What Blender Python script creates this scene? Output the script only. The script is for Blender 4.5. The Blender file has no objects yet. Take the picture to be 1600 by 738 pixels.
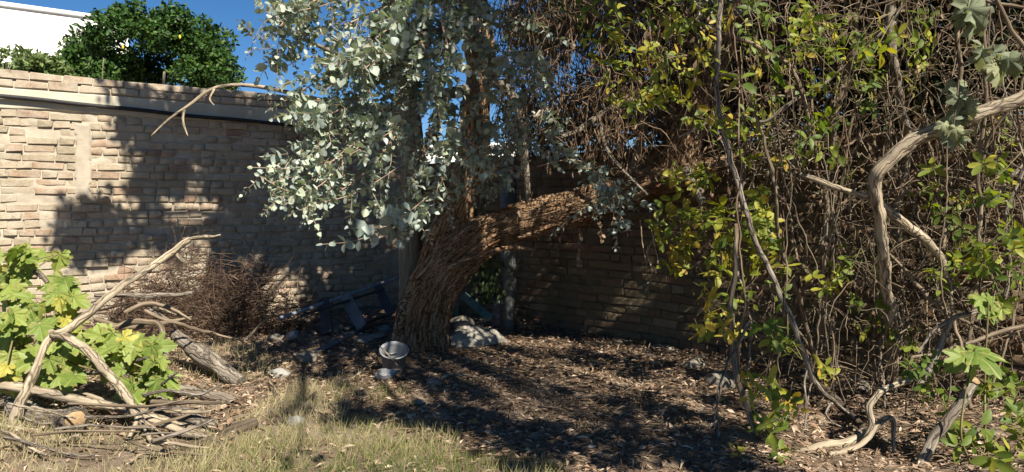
import bpy, bmesh, math, random
import numpy as np
from mathutils import Vector, Matrix

random.seed(7)
RNG = np.random.default_rng(11)
SC = bpy.context.scene
COL = SC.collection

# ------------------------------------------------------------------ camera, sky, sun, exposure
F = 1160.0            # focal length in pixels of the 1600 px wide picture
CAMZ = 1.15
PITCH = math.radians(2.17)
cam_d = bpy.data.cameras.new('camera')
cam_d.sensor_width = 36.0
cam_d.lens = F / 1600.0 * 36.0
cam_d.clip_start = 0.05
cam_d.clip_end = 3000
cam = bpy.data.objects.new('camera', cam_d)
cam.location = (0, 0, CAMZ)
cam.rotation_euler = (math.pi / 2 - PITCH, 0, 0)
COL.objects.link(cam)
SC.camera = cam

SUN_EL = math.radians(46)
SUN_H = np.array([0.54, -0.84])          # horizontal direction towards the sun
SUN_H = SUN_H / np.linalg.norm(SUN_H)
world = bpy.data.worlds.new('World')
SC.world = world
world.use_nodes = True
wn = world.node_tree.nodes
wn.clear()
w_out = wn.new('ShaderNodeOutputWorld')
w_bg = wn.new('ShaderNodeBackground')
w_sky = wn.new('ShaderNodeTexSky')
w_sky.sky_type = 'NISHITA'
w_sky.sun_disc = False
w_sky.sun_elevation = SUN_EL
w_sky.sun_rotation = math.atan2(SUN_H[0], SUN_H[1])
w_sky.altitude = 2500
w_sky.dust_density = 0.0
w_sky.ozone_density = 4.0
w_bg.inputs['Strength'].default_value = 0.050
w_hs = wn.new('ShaderNodeHueSaturation')
w_hs.inputs['Saturation'].default_value = 1.22
world.node_tree.links.new(w_sky.outputs[0], w_hs.inputs['Color'])
world.node_tree.links.new(w_hs.outputs[0], w_bg.inputs[0])
world.node_tree.links.new(w_bg.outputs[0], w_out.inputs[0])

sun_d = bpy.data.lights.new('sun', 'SUN')
sun_d.energy = 5.0
sun_d.angle = math.radians(0.55)
sun_d.color = (1.0, 0.93, 0.80)
sun = bpy.data.objects.new('sun', sun_d)
sdir = Vector((SUN_H[0] * math.cos(SUN_EL), SUN_H[1] * math.cos(SUN_EL), math.sin(SUN_EL)))
sun.rotation_euler = sdir.to_track_quat('Z', 'Y').to_euler()
sun.location = (4, -6, 9)
COL.objects.link(sun)

SC.view_settings.view_transform = 'Standard'
SC.view_settings.look = 'None'
SC.view_settings.gamma = 1.0
SC.view_settings.exposure = 1.13
SC.view_settings.use_curve_mapping = False
SC.cycles.max_bounces = 6
SC.cycles.transparent_max_bounces = 4

# ------------------------------------------------------------------ helpers
def P(x, y, D):
    """point of the place seen at picture position (x, y) at D metres in front of the lens"""
    u = (x - 800.0) / F
    v = -(y - 369.0) / F
    ca, sa = math.cos(PITCH), math.sin(PITCH)
    Y = ca + v * sa
    Z = -sa + v * ca
    k = D / Y
    return np.array([u * k, D, CAMZ + Z * k])

def _hash(ix, iy, iz, seed):
    h = (ix.astype(np.int64) * 374761393 + iy.astype(np.int64) * 668265263 + iz.astype(np.int64) * 2147483647 + seed * 974711) & 0xFFFFFFFF
    h = ((h ^ (h >> 13)) * 1274126177) & 0xFFFFFFFF
    h = (h ^ (h >> 16)) & 0xFFFFFF
    return h / float(0xFFFFFF)

def vnoise(p, seed=0):
    p = np.atleast_2d(np.asarray(p, float))
    i = np.floor(p).astype(np.int64)
    f = p - i
    f = f * f * (3 - 2 * f)
    r = np.zeros(len(p))
    for dx in (0, 1):
        for dy in (0, 1):
            for dz in (0, 1):
                w = (f[:, 0] if dx else 1 - f[:, 0]) * (f[:, 1] if dy else 1 - f[:, 1]) * (f[:, 2] if dz else 1 - f[:, 2])
                r += w * _hash(i[:, 0] + dx, i[:, 1] + dy, i[:, 2] + dz, seed)
    return r

def fbm(p, seed=0, oct=3):
    p = np.atleast_2d(np.asarray(p, float))
    r = np.zeros(len(p)); a = 1.0; s = 0
    for k in range(oct):
        r += a * vnoise(p * (2.03 ** k), seed + k * 17); s += a; a *= 0.5
    return r / s

def gz(x, y):
    x = np.asarray(x, float); y = np.asarray(y, float)
    p = np.stack([x.ravel() * 1.1, y.ravel() * 1.1, np.zeros(x.size)], 1)
    q = np.stack([x.ravel() * 6.0, y.ravel() * 6.0, np.zeros(x.size)], 1)
    z = (fbm(p, 5, 2) - 0.5) * 0.10 + (fbm(q, 9, 2) - 0.5) * 0.035
    return z.reshape(x.shape)

def gzf(x, y):
    return float(gz(np.array([x]), np.array([y]))[0])

def G(x, y):
    """ground point seen at picture position (x, y)"""
    a = P(x, y, 1.0) - np.array([0, 0, CAMZ])
    t = CAMZ / -a[2]
    for _ in range(6):
        p = a * t + np.array([0, 0, CAMZ])
        t = (CAMZ - gzf(p[0], p[1])) / -a[2]
    return a * t + np.array([0, 0, CAMZ])

ORG = {}

class MB:
    """collects geometry, builds ONE mesh object"""
    def __init__(self):
        self.v = []; self.q = []; self.t = []; self.n = 0; self.r = []; self.b = []
    def add(self, v, quads=None, tris=None, rnd=0.5, bk=None):
        v = np.asarray(v, float).reshape(-1, 3)
        self.v.append(v)
        if quads is not None and len(quads): self.q.append(np.asarray(quads, np.int64).reshape(-1, 4) + self.n)
        if tris is not None and len(tris): self.t.append(np.asarray(tris, np.int64).reshape(-1, 3) + self.n)
        self.r.append(np.full(len(v), rnd) if np.isscalar(rnd) else np.asarray(rnd, float))
        self.b.append(v if bk is None else np.asarray(bk, float))
        self.n += len(v)
        return self
    def mesh(self, name, mat=None, smooth=True, off=(0, 0, 0)):
        V = np.concatenate(self.v) - np.asarray(off)
        Q = np.concatenate(self.q) if self.q else np.zeros((0, 4), np.int64)
        T = np.concatenate(self.t) if self.t else np.zeros((0, 3), np.int64)
        me = bpy.data.meshes.new(name)
        me.vertices.add(len(V)); me.vertices.foreach_set('co', V.ravel())
        nl = Q.size + T.size
        me.loops.add(nl); me.loops.foreach_set('vertex_index', np.concatenate([Q.ravel(), T.ravel()]).astype(np.int32))
        me.polygons.add(len(Q) + len(T))
        st = np.concatenate([np.arange(len(Q)) * 4, Q.size + np.arange(len(T)) * 3]).astype(np.int32)
        me.polygons.foreach_set('loop_start', st)
        me.update(calc_edges=True)
        a = me.attributes.new('rnd', 'FLOAT', 'POINT'); a.data.foreach_set('value', np.concatenate(self.r))
        b = me.attributes.new('bk', 'FLOAT_VECTOR', 'POINT'); b.data.foreach_set('vector', np.concatenate(self.b).ravel())
        if smooth: me.polygons.foreach_set('use_smooth', np.ones(len(me.polygons), bool))
        me.validate()
        if mat: me.materials.append(mat)
        return me
    def build(self, name, mat, parent=None, loc=None, smooth=True):
        if parent is not None:
            o0 = ORG[parent.name]
        else:
            o0 = np.zeros(3) if loc is None else np.asarray(loc, float)
        me = self.mesh(name, mat, smooth, o0)
        o = bpy.data.objects.new(name, me)
        COL.objects.link(o)
        if parent is not None: o.parent = parent
        else: o.location = o0
        ORG[o.name] = o0
        return o

def tag(o, label=None, cat=None, group=None, kind=None):
    if label: o['label'] = label
    if cat: o['category'] = cat
    if group: o['group'] = group
    if kind: o['kind'] = kind
    return o

def thing(name, loc, label, cat, group=None):
    o = bpy.data.objects.new(name, None)
    o.empty_display_size = 0.1
    COL.objects.link(o)
    o.location = [float(c) for c in loc]
    ORG[o.name] = np.asarray(loc, float)
    return tag(o, label, cat, group)

def norm(v):
    v = np.asarray(v, float)
    return v / (np.linalg.norm(v, axis=-1, keepdims=True) + 1e-9)

def resample(pts, step, extra=None):
    """Catmull-Rom through pts (N, k), about one sample per step"""
    pts = np.asarray(pts, float)
    if len(pts) < 3:
        n = max(2, int(np.linalg.norm(pts[-1, :3] - pts[0, :3]) / step) + 1)
        t = np.linspace(0, 1, n)[:, None]
        return pts[0] * (1 - t) + pts[-1] * t
    out = []
    ext = np.vstack([2 * pts[0] - pts[1], pts, 2 * pts[-1] - pts[-2]])
    for i in range(1, len(ext) - 2):
        p0, p1, p2, p3 = ext[i - 1], ext[i], ext[i + 1], ext[i + 2]
        n = max(2, int(np.linalg.norm(p2[:3] - p1[:3]) / step) + 1)
        for t in np.linspace(0, 1, n, endpoint=False):
            out.append(0.5 * (2 * p1 + (p2 - p0) * t + (2 * p0 - 5 * p1 + 4 * p2 - p3) * t * t + (3 * p1 - p0 - 3 * p2 + p3) * t ** 3))
    out.append(pts[-1])
    return np.array(out)

def tube(mb, path, rad, sides=8, disp=None, rnd=0.5, cap=True, flat=1.0):
    """tube along path (N,3) with radii (N); disp(theta, s, r) -> radius offsets"""
    path = np.asarray(path, float); N = len(path)
    rad = np.broadcast_to(np.asarray(rad, float), (N,))
    T = np.gradient(path, axis=0); T = norm(T)
    up = np.array([0, 0, 1.0]) if abs(T[0][2]) < 0.9 else np.array([1.0, 0, 0])
    n = norm(np.cross(T[0], up)); Ns = [n]
    for i in range(1, N):
        n = n - T[i] * np.dot(n, T[i]); n = norm(n); Ns.append(n)
    Ns = np.array(Ns); Bs = np.cross(T, Ns)
    s = np.concatenate([[0], np.cumsum(np.linalg.norm(np.diff(path, axis=0), axis=1))])
    th = np.linspace(0, 2 * np.pi, sides, endpoint=False)
    TH, S = np.meshgrid(th, s)
    R = np.repeat(rad[:, None], sides, 1)
    if disp is not None:
        R = R + disp(TH, S, R)
    V = path[:, None, :] + Ns[:, None, :] * (np.cos(TH) * R)[..., None] + Bs[:, None, :] * (np.sin(TH) * R * flat)[..., None]
    rm = max(0.004, float(np.mean(rad)))
    bk = np.stack([np.cos(TH) * rm, np.sin(TH) * rm, S + rnd * 7.3], -1)
    idx = np.arange(N * sides).reshape(N, sides)
    a = idx[:-1]; b = idx[1:]
    q = np.stack([a, np.roll(a, -1, 1), np.roll(b, -1, 1), b], -1).reshape(-1, 4)
    V = V.reshape(-1, 3); bk = bk.reshape(-1, 3)
    if cap:
        V = np.vstack([V, path[0], path[-1]]); bk = np.vstack([bk, [0, 0, 0], [0, 0, s[-1]]])
        c0, c1 = N * sides, N * sides + 1
        t0 = np.stack([np.roll(idx[0], -1), idx[0], np.full(sides, c0)], 1)
        t1 = np.stack([idx[-1], np.roll(idx[-1], -1), np.full(sides, c1)], 1)
        mb.add(V, q, np.vstack([t0, t1]), rnd, bk)
    else:
        mb.add(V, q, None, rnd, bk)

def frames(ydir, nrm):
    """rotation matrices with local +Y along ydir and +Z near nrm"""
    y = norm(ydir); z = norm(nrm - y * np.sum(nrm * y, -1, keepdims=True)); x = np.cross(y, z)
    return np.stack([x, y, z], -1)

def scatter(mb, tmpl, pos, R, sc, rnd):
    """copies of a template (verts, quads, tris) into one builder"""
    v, q, t = tmpl
    N = len(pos); n = len(v)
    sc = np.asarray(sc, float)
    if sc.ndim == 1: sc = np.repeat(sc[:, None], 3, 1)
    V = np.einsum('nij,nvj->nvi', R, v[None] * sc[:, None, :]) + pos[:, None, :]
    o = (np.arange(N) * n)[:, None, None]
    Q = (q[None] + o).reshape(-1, 4) if len(q) else None
    Tt = (t[None] + o).reshape(-1, 3) if len(t) else None
    bk = np.repeat(v[None], N, 0).reshape(-1, 3)
    mb.add(V.reshape(-1, 3), Q, Tt, np.repeat(rnd, n), bk)

def rand_dirs(n, zmin=-1, zmax=1):
    z = RNG.uniform(zmin, zmax, n); a = RNG.uniform(0, 2 * np.pi, n); r = np.sqrt(1 - z * z)
    return np.stack([r * np.cos(a), r * np.sin(a), z], 1)

# leaf templates: base at origin, tip at +Y, length 1
def leaf_template(ws, curl=0.12, fold=0.15, ys=(0.22, 0.55, 0.83), tip=1.0, stalk=0.0):
    v = [(0, 0, 0)]
    for y, w in zip(ys, ws):
        zc = -curl * y * y
        v += [(-w, y + stalk, zc + fold * w), (0, y + stalk, zc), (w, y + stalk, zc + fold * w)]
    v.append((0, tip + stalk, -curl * 1.1))
    k = len(ys); q = []; t = [(0, 2, 1), (0, 3, 2)]
    for i in range(k - 1):
        a = 1 + 3 * i
        q += [(a, a + 1, a + 4, a + 3), (a + 1, a + 2, a + 5, a + 4)]
    a = 1 + 3 * (k - 1); e = 1 + 3 * k
    t += [(a, a + 1, e), (a + 1, a + 2, e)]
    return np.array(v, float), np.array(q), np.array(t)

EUC = [leaf_template((0.36, 0.42, 0.24), 0.10, 0.22), leaf_template((0.30, 0.38, 0.23), -0.12, 0.30), leaf_template((0.38, 0.40, 0.20), 0.28, 0.12), leaf_template((0.40, 0.46, 0.28), 0.02, -0.15)]
OVAL = [leaf_template((0.17, 0.24, 0.15), 0.22, 0.35), leaf_template((0.16, 0.22, 0.16), 0.05, 0.25), leaf_template((0.18, 0.26, 0.15), 0.38, 0.30), leaf_template((0.15, 0.23, 0.17), -0.1, 0.2)]
SLIM = (np.array([(0, 0, 0), (-.09, .5, .10), (.09, .5, .10), (0, 1, -.05), (0, .5, .06)], float), np.zeros((0, 4), int), np.array([(0, 4, 1), (0, 2, 4), (1, 4, 3), (4, 2, 3)]))
BLADE = (np.array([(-.5, 0, 0), (.5, 0, 0), (-.38, .45, .05), (.38, .45, .05), (0, 1, .30)], float), np.array([(0, 1, 3, 2)]), np.array([(2, 3, 4)]))

def grape_template(seed, crumple=0):
    rr = random.Random(seed)
    half = [(0.02, -0.02), (0.10, -0.16), (0.20, -0.22), (0.27, -0.17), (0.36, -0.15), (0.39, -0.05), (0.46, 0.02), (0.40, 0.09), (0.33, 0.13), (0.42, 0.20), (0.54, 0.26), (0.53, 0.34), (0.55, 0.43), (0.44, 0.44), (0.34, 0.42), (0.25, 0.42), (0.29, 0.52), (0.30, 0.62), (0.23, 0.66), (0.20, 0.76), (0.11, 0.80), (0.06, 0.92)]
    out = [(x * rr.uniform(.92, 1.08), y * rr.uniform(.94, 1.06)) for x, y in half] + [(0, 0.97)] + [(-x * rr.uniform(.92, 1.08), y * rr.uniform(.94, 1.06)) for x, y in reversed(half)]
    cup = rr.uniform(-.25, .35); wav = rr.uniform(.02, .06)
    if crumple: cup = rr.choice((-1, 1)) * rr.uniform(.7, 1.5); wav = rr.uniform(.10, .2)
    ph = rr.uniform(0, 6)
    def z(x, y):
        r2 = x * x + (y - .25) ** 2
        a = math.atan2(y - .2, x)
        return -cup * r2 + wav * math.sin(5 * a + ph) * min(1, r2 * 5) + 0.10 * abs(x)
    v = [(0, 0.0, 0)]; n = len(out)
    for x, y in out: v.append((x * .55, y * .55, z(x * .55, y * .55)))
    for x, y in out: v.append((x, y, z(x, y)))
    t = [(0, 1 + i, 1 + i + 1) for i in range(n - 1)]
    q = [(1 + i, 1 + n + i, 1 + n + i + 1, 1 + i + 1) for i in range(n - 1)]
    return np.array(v, float), np.array(q), np.array(t)
GRAPE = [grape_template(s) for s in range(7)]
CRUMPLED = [grape_template(s + 50, 1) for s in range(6)]

def leaf_meshes(name, tmpls, mat, rnds):
    ms = []
    for i, r in enumerate(rnds):
        mb = MB(); v, q, t = tmpls[i % len(tmpls)]; mb.add(v, q, t, r)
        ms.append(mb.mesh(name, mat))
    return ms

def leaf_objects(name, meshes, parent, pos, R, sc, pick):
    o0 = ORG[parent.name]
    for i in range(len(pos)):
        o = bpy.data.objects.new(name, meshes[pick[i]])
        m = np.eye(4); m[:3, :3] = R[i] * sc[i]; m[:3, 3] = pos[i] - o0
        o.matrix_local = Matrix(m.tolist())
        o.parent = parent
        COL.objects.link(o)

# ------------------------------------------------------------------ materials
def mat(name):
    m = bpy.data.materials.new(name); m.use_nodes = True
    nt = m.node_tree; nt.nodes.clear()
    out = nt.nodes.new('ShaderNodeOutputMaterial')
    b = nt.nodes.new('ShaderNodeBsdfPrincipled')
    nt.links.new(b.outputs[0], out.inputs[0])
    b.inputs['Roughness'].default_value = 0.85
    b.inputs['Specular IOR Level'].default_value = 0.25
    return m, nt, b, out

def ramp(nt, fac, stops):
    r = nt.nodes.new('ShaderNodeValToRGB')
    el = r.color_ramp.elements
    while len(el) > 1: el.remove(el[-1])
    el[0].position = stops[0][0]; el[0].color = (*stops[0][1], 1)
    for p, c in stops[1:]:
        e = el.new(p); e.color = (*c, 1)
    if fac is not None: nt.links.new(fac, r.inputs[0])
    return r.outputs[0]

def attr(nt, name, out='Fac'):
    a = nt.nodes.new('ShaderNodeAttribute'); a.attribute_name = name
    return a.outputs[out]

def noise(nt, vec, scale, detail=4, rough=0.6, dist=0.0):
    n = nt.nodes.new('ShaderNodeTexNoise')
    n.inputs['Scale'].default_value = scale; n.inputs['Detail'].default_value = detail
    n.inputs['Roughness'].default_value = rough; n.inputs['Distortion'].default_value = dist
    if vec is not None: nt.links.new(vec, n.inputs['Vector'])
    return n.outputs['Fac']

def mapping(nt, vec, scale=(1, 1, 1)):
    m = nt.nodes.new('ShaderNodeMapping'); m.inputs['Scale'].default_value = scale
    nt.links.new(vec, m.inputs['Vector'])
    return m.outputs[0]

def geo_pos(nt):
    return nt.nodes.new('ShaderNodeNewGeometry').outputs['Position']

def mix(nt, fac, a, b, mode='MIX'):
    m = nt.nodes.new('ShaderNodeMix'); m.data_type = 'RGBA'; m.blend_type = mode
    for val, sock in ((fac, m.inputs[0]), (a, m.inputs[6]), (b, m.inputs[7])):
        if isinstance(val, (int, float)): sock.default_value = val
        elif isinstance(val, tuple): sock.default_value = (*val, 1)
        else: nt.links.new(val, sock)
    return m.outputs[2]

def bump(nt, b, h, strength=0.5, dist=0.01):
    n = nt.nodes.new('ShaderNodeBump'); n.inputs['Strength'].default_value = strength; n.inputs['Distance'].default_value = dist
    nt.links.new(h, n.inputs['Height']); nt.links.new(n.outputs[0], b.inputs['Normal'])

def leaf_mat(name, stops, rough=0.45, trans=0.35, spec=0.4, back=None, tint=(1.0, 1.0, 0.55), blotch=None, vein=None):
    m, nt, b, out = mat(name)
    c = ramp(nt, attr(nt, 'rnd'), stops)
    n = noise(nt, geo_pos(nt), 35, 2)
    c = mix(nt, 0.35, c, ramp(nt, n, [(0.3, (0.55, 0.55, 0.55)), (0.7, (1.25, 1.25, 1.25))]), 'MULTIPLY')
    if blotch:
        f = ramp(nt, noise(nt, mapping(nt, attr(nt, 'bk', 'Vector'), (1, 1, 1)), 4.5, 3), [(0.52, (0, 0, 0)), (0.66, (1, 1, 1))])
        c = mix(nt, f, c, blotch)
    if vein:
        sx_ = nt.nodes.new('ShaderNodeSeparateXYZ'); nt.links.new(attr(nt, 'bk', 'Vector'), sx_.inputs[0])
        def mth(op, a, b_=None):
            n_ = nt.nodes.new('ShaderNodeMath'); n_.operation = op
            for v_, k_ in ((a, 0), (b_, 1)):
                if v_ is None: continue
                if isinstance(v_, (int, float)): n_.inputs[k_].default_value = v_
                else: nt.links.new(v_, n_.inputs[k_])
            return n_.outputs[0]
        an_ = mth('ARCTAN2', sx_.outputs[0], mth('ADD', sx_.outputs[1], .02))
        f_ = mth('ABSOLUTE', mth('SINE', mth('MULTIPLY', an_, 3.5)))
        c = mix(nt, ramp(nt, f_, [(0.03, (.8, .8, .8)), (0.16, (0, 0, 0))]), c, vein)
        bump(nt, b, f_, .5, .01)
    nt.links.new(c, b.inputs['Base Color'])
    b.inputs['Roughness'].default_value = rough
    b.inputs['Specular IOR Level'].default_value = spec
    tr = nt.nodes.new('ShaderNodeBsdfTranslucent')
    nt.links.new(mix(nt, 1.0, c, tint, 'MULTIPLY'), tr.inputs[0])
    ms = nt.nodes.new('ShaderNodeMixShader'); ms.inputs[0].default_value = trans
    nt.links.new(b.outputs[0], ms.inputs[1]); nt.links.new(tr.outputs[0], ms.inputs[2])
    nt.links.new(ms.outputs[0], out.inputs[0])
    return m

def bark_mat(name, dark, midc, light, sx=28, sz=2.2, bstr=0.9, bd=0.012, lichen=None, crack=None, tint=None):
    m, nt, b, out = mat(name)
    bk = attr(nt, 'bk', 'Vector')
    n1 = noise(nt, mapping(nt, bk, (sx, sx, sz)), 1.0, 6, 0.65, 0.4)
    n2 = noise(nt, bk, 5.0, 3)
    c = ramp(nt, n1, [(0.30, dark), (0.50, midc), (0.68, light)])
    c = mix(nt, 0.5, c, ramp(nt, n2, [(0.3, (0.6, 0.58, 0.55)), (0.7, (1.25, 1.2, 1.15))]), 'MULTIPLY')
    if tint:
        c = mix(nt, ramp(nt, noise(nt, mapping(nt, bk, (9, 9, 3)), 1.0, 4, .7), [(0.46, (0, 0, 0)), (0.62, (.75, .75, .75))]), c, tint)
    if lichen:
        c = mix(nt, ramp(nt, noise(nt, geo_pos(nt), 3.0, 4), [(0.5, (0, 0, 0)), (0.68, (0.8, 0.8, 0.8))]), c, lichen)
    h = n1
    if crack:
        v = nt.nodes.new('ShaderNodeTexVoronoi'); v.feature = 'DISTANCE_TO_EDGE'; v.inputs['Scale'].default_value = 1.0
        dn = nt.nodes.new('ShaderNodeTexNoise'); dn.inputs['Scale'].default_value = 14; nt.links.new(bk, dn.inputs['Vector'])
        wv = nt.nodes.new('ShaderNodeVectorMath'); wv.operation = 'SCALE'; wv.inputs['Scale'].default_value = .05; nt.links.new(dn.outputs['Color'], wv.inputs[0])
        ad = nt.nodes.new('ShaderNodeVectorMath'); nt.links.new(bk, ad.inputs[0]); nt.links.new(wv.outputs[0], ad.inputs[1])
        nt.links.new(mapping(nt, ad.outputs[0], (crack[0], crack[0], crack[1])), v.inputs['Vector'])
        cr = ramp(nt, v.outputs['Distance'], [(0.0, (0.12, 0.10, 0.09)), (0.10, (1, 1, 1))])
        c = mix(nt, 0.85, c, cr, 'MULTIPLY')
        mm = nt.nodes.new('ShaderNodeMath'); mm.operation = 'MULTIPLY'; nt.links.new(n1, mm.inputs[0]); nt.links.new(cr, mm.inputs[1]); h = mm.outputs[0]
    nt.links.new(c, b.inputs['Base Color'])
    b.inputs['Specular IOR Level'].default_value = 0.12
    b.inputs['Roughness'].default_value = 0.9
    bump(nt, b, h, bstr, bd)
    return m

def simple_mat(name, c1, c2, scale=8, rough=0.8, spec=0.3, metal=0.0, bstr=0.3, bd=0.004):
    m, nt, b, out = mat(name)
    g = geo_pos(nt)
    n = noise(nt, g, scale, 5)
    nt.links.new(ramp(nt, n, [(0.32, c1), (0.68, c2)]), b.inputs['Base Color'])
    b.inputs['Roughness'].default_value = rough; b.inputs['Specular IOR Level'].default_value = spec
    b.inputs['Metallic'].default_value = metal
    bump(nt, b, noise(nt, g, scale * 5, 4), bstr, bd)
    return m

M = {}
# bricks: pale, dusty, some redder; the second wall browner and mossy
def brick_mat(name, stops, dust, dust_lo, dust_hi, dscale):
    m, nt, b, out = mat(name)
    g = geo_pos(nt)
    c = ramp(nt, attr(nt, 'rnd'), stops)
    c = mix(nt, 0.6, c, ramp(nt, noise(nt, g, 22, 5, 0.7), [(0.3, (0.62, 0.6, 0.58)), (0.7, (1.2, 1.18, 1.15))]), 'MULTIPLY')
    f = ramp(nt, noise(nt, g, dscale, 5, 0.7), [(dust_lo, (0, 0, 0)), (dust_hi, (1, 1, 1))])
    c = mix(nt, f, c, dust)
    c = mix(nt, ramp(nt, noise(nt, g, 9, 4, 0.8), [(0.60, (0, 0, 0)), (0.72, (0.8, 0.8, 0.8))]), c, (0.13, 0.10, 0.075))
    nt.links.new(c, b.inputs['Base Color'])
    bump(nt, b, noise(nt, g, 55, 8, 0.8), 0.9, 0.012)
    b.inputs['Specular IOR Level'].default_value = 0.1
    b.inputs['Roughness'].default_value = 0.95
    return m
M['brick_pale'] = brick_mat('pale_brick', [(0.0, (0.33, 0.28, 0.205)), (0.4, (0.41, 0.345, 0.255)), (0.7, (0.38, 0.295, 0.215)), (0.9, (0.34, 0.23, 0.16)), (1.0, (0.23, 0.185, 0.15))], (0.45, 0.395, 0.31), 0.44, 0.68, 4.5)
M['brick_red'] = brick_mat('capping_brick', [(0.0, (0.35, 0.26, 0.19)), (1.0, (0.39, 0.30, 0.22))], (0.43, 0.37, 0.285), 0.34, 0.58, 7.0)
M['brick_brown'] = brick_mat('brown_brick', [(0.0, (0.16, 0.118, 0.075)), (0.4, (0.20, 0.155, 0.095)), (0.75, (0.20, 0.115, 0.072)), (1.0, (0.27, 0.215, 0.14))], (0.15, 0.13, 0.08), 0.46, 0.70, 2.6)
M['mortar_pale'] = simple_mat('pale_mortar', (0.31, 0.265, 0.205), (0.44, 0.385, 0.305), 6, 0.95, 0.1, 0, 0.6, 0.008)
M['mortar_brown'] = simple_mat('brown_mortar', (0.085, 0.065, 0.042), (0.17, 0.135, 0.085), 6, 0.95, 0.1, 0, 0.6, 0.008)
M['plaster'] = simple_mat('cement_plaster', (0.36, 0.33, 0.26), (0.50, 0.46, 0.37), 3.5, 0.95, 0.1, 0, 0.5, 0.006)
M['concrete'] = simple_mat('concrete', (0.24, 0.22, 0.19), (0.36, 0.33, 0.28), 9, 0.9, 0.15, 0, 0.6, 0.008)
M['greyconc'] = simple_mat('grey_concrete', (0.13, 0.13, 0.125), (0.22, 0.22, 0.21), 12, 0.9, 0.15, 0, 0.6, 0.006)
M['white_wall'] = simple_mat('white_render', (0.74, 0.72, 0.68), (0.82, 0.81, 0.78), 1.2, 0.9, 0.15, 0, 0.2, 0.004)
M['black_pipe'] = simple_mat('black_polythene', (0.015, 0.015, 0.017), (0.03, 0.03, 0.032), 20, 0.6, 0.25)
M['black_board'] = simple_mat('black_board', (0.018, 0.019, 0.021), (0.045, 0.045, 0.048), 14, 0.55, 0.4)
M['grey_board'] = simple_mat('grey_board', (0.07, 0.075, 0.08), (0.14, 0.145, 0.15), 10, 0.7, 0.3)
M['teal'] = simple_mat('teal_paint', (0.035, 0.085, 0.08), (0.10, 0.17, 0.16), 16, 0.6, 0.4)
M['galv'] = simple_mat('galvanised_steel', (0.20, 0.21, 0.23), (0.36, 0.38, 0.40), 18, 0.5, 0.5, 0.5)
M['plastic_grey'] = simple_mat('grey_plastic', (0.14, 0.145, 0.15), (0.25, 0.255, 0.26), 14, 0.5, 0.4)
M['plastic_pale'] = simple_mat('pale_plastic', (0.16, 0.165, 0.17), (0.34, 0.34, 0.34), 20, 0.45, 0.45)
M['stone'] = simple_mat('stone', (0.11, 0.095, 0.075), (0.22, 0.195, 0.16), 14, 0.92, 0.15, 0, 0.7, 0.008)
M['stone_pale'] = simple_mat('pale_stone', (0.20, 0.19, 0.17), (0.33, 0.32, 0.29), 18, 0.9, 0.15, 0, 0.6, 0.006)
M['euc_bark'] = bark_mat('fibrous_red_brown_bark', (0.085, 0.05, 0.028), (0.36, 0.235, 0.14), (0.56, 0.42, 0.29), 110, 5.0, 1.0, 0.03, crack=(62, 3.2), tint=(0.27, 0.135, 0.065))
M['grey_bark'] = bark_mat('grey_bark', (0.07, 0.058, 0.045), (0.19, 0.165, 0.13), (0.31, 0.275, 0.225), 40, 2.5, 0.9, 0.008)
M['dead_wood'] = bark_mat('bleached_dead_wood', (0.16, 0.125, 0.085), (0.36, 0.30, 0.215), (0.50, 0.43, 0.325), 70, 4.0, 1.0, 0.006, crack=(30, 2.2), tint=(0.20, 0.165, 0.125))
M['grey_wood'] = bark_mat('weathered_grey_wood', (0.085, 0.073, 0.058), (0.23, 0.20, 0.165), (0.38, 0.345, 0.29), 65, 3.5, 1.0, 0.008, crack=(32, 2.2), tint=(0.13, 0.10, 0.075))
M['vine_bark'] = bark_mat('vine_bark', (0.05, 0.037, 0.025), (0.165, 0.128, 0.09), (0.33, 0.27, 0.20), 90, 4.0, 0.8, 0.004)
M['twig_brown'] = bark_mat('brown_twig', (0.06, 0.04, 0.026), (0.15, 0.105, 0.07), (0.26, 0.195, 0.14), 120, 6.0, 0.4, 0.002)
M['pale_shoot'] = bark_mat('pinkish_shoot', (0.16, 0.10, 0.07), (0.33, 0.235, 0.18), (0.46, 0.36, 0.29), 90, 4.0, 0.3, 0.002)
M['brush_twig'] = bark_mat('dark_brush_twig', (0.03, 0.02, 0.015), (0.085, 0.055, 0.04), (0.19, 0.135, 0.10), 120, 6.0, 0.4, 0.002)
M['dark_wood'] = bark_mat('dark_rotten_wood', (0.02, 0.016, 0.012), (0.06, 0.047, 0.035), (0.14, 0.11, 0.08), 45, 3.0, 0.9, 0.008)
M['cut_wood'] = simple_mat('fresh_cut_wood', (0.22, 0.14, 0.07), (0.40, 0.28, 0.16), 55, 0.85, 0.15)
M['euc_leaf'] = leaf_mat('glaucous_leaf', [(0.0, (0.12, 0.155, 0.12)), (0.25, (0.23, 0.28, 0.24)), (0.55, (0.34, 0.39, 0.35)), (0.8, (0.36, 0.40, 0.28)), (1.0, (0.47, 0.51, 0.47))], 0.5, 0.22, 0.3, tint=(0.95, 1.1, 0.5))
M['oval_leaf'] = leaf_mat('yellowing_green_leaf', [(0.0, (0.055, 0.095, 0.02)), (0.35, (0.10, 0.155, 0.028)), (0.6, (0.19, 0.235, 0.035)), (0.8, (0.34, 0.33, 0.045)), (1.0, (0.44, 0.30, 0.05))], 0.5, 0.42, 0.3, tint=(1.15, 1.25, 0.4))
M['grape_leaf'] = leaf_mat('grape_leaf', [(0.0, (0.11, 0.175, 0.03)), (0.4, (0.20, 0.275, 0.055)), (0.8, (0.28, 0.335, 0.075)), (1.0, (0.44, 0.39, 0.07))], 0.5, 0.38, 0.3, tint=(1.1, 1.25, 0.45), blotch=(0.26, 0.23, 0.07), vein=(0.36, 0.40, 0.15))
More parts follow.
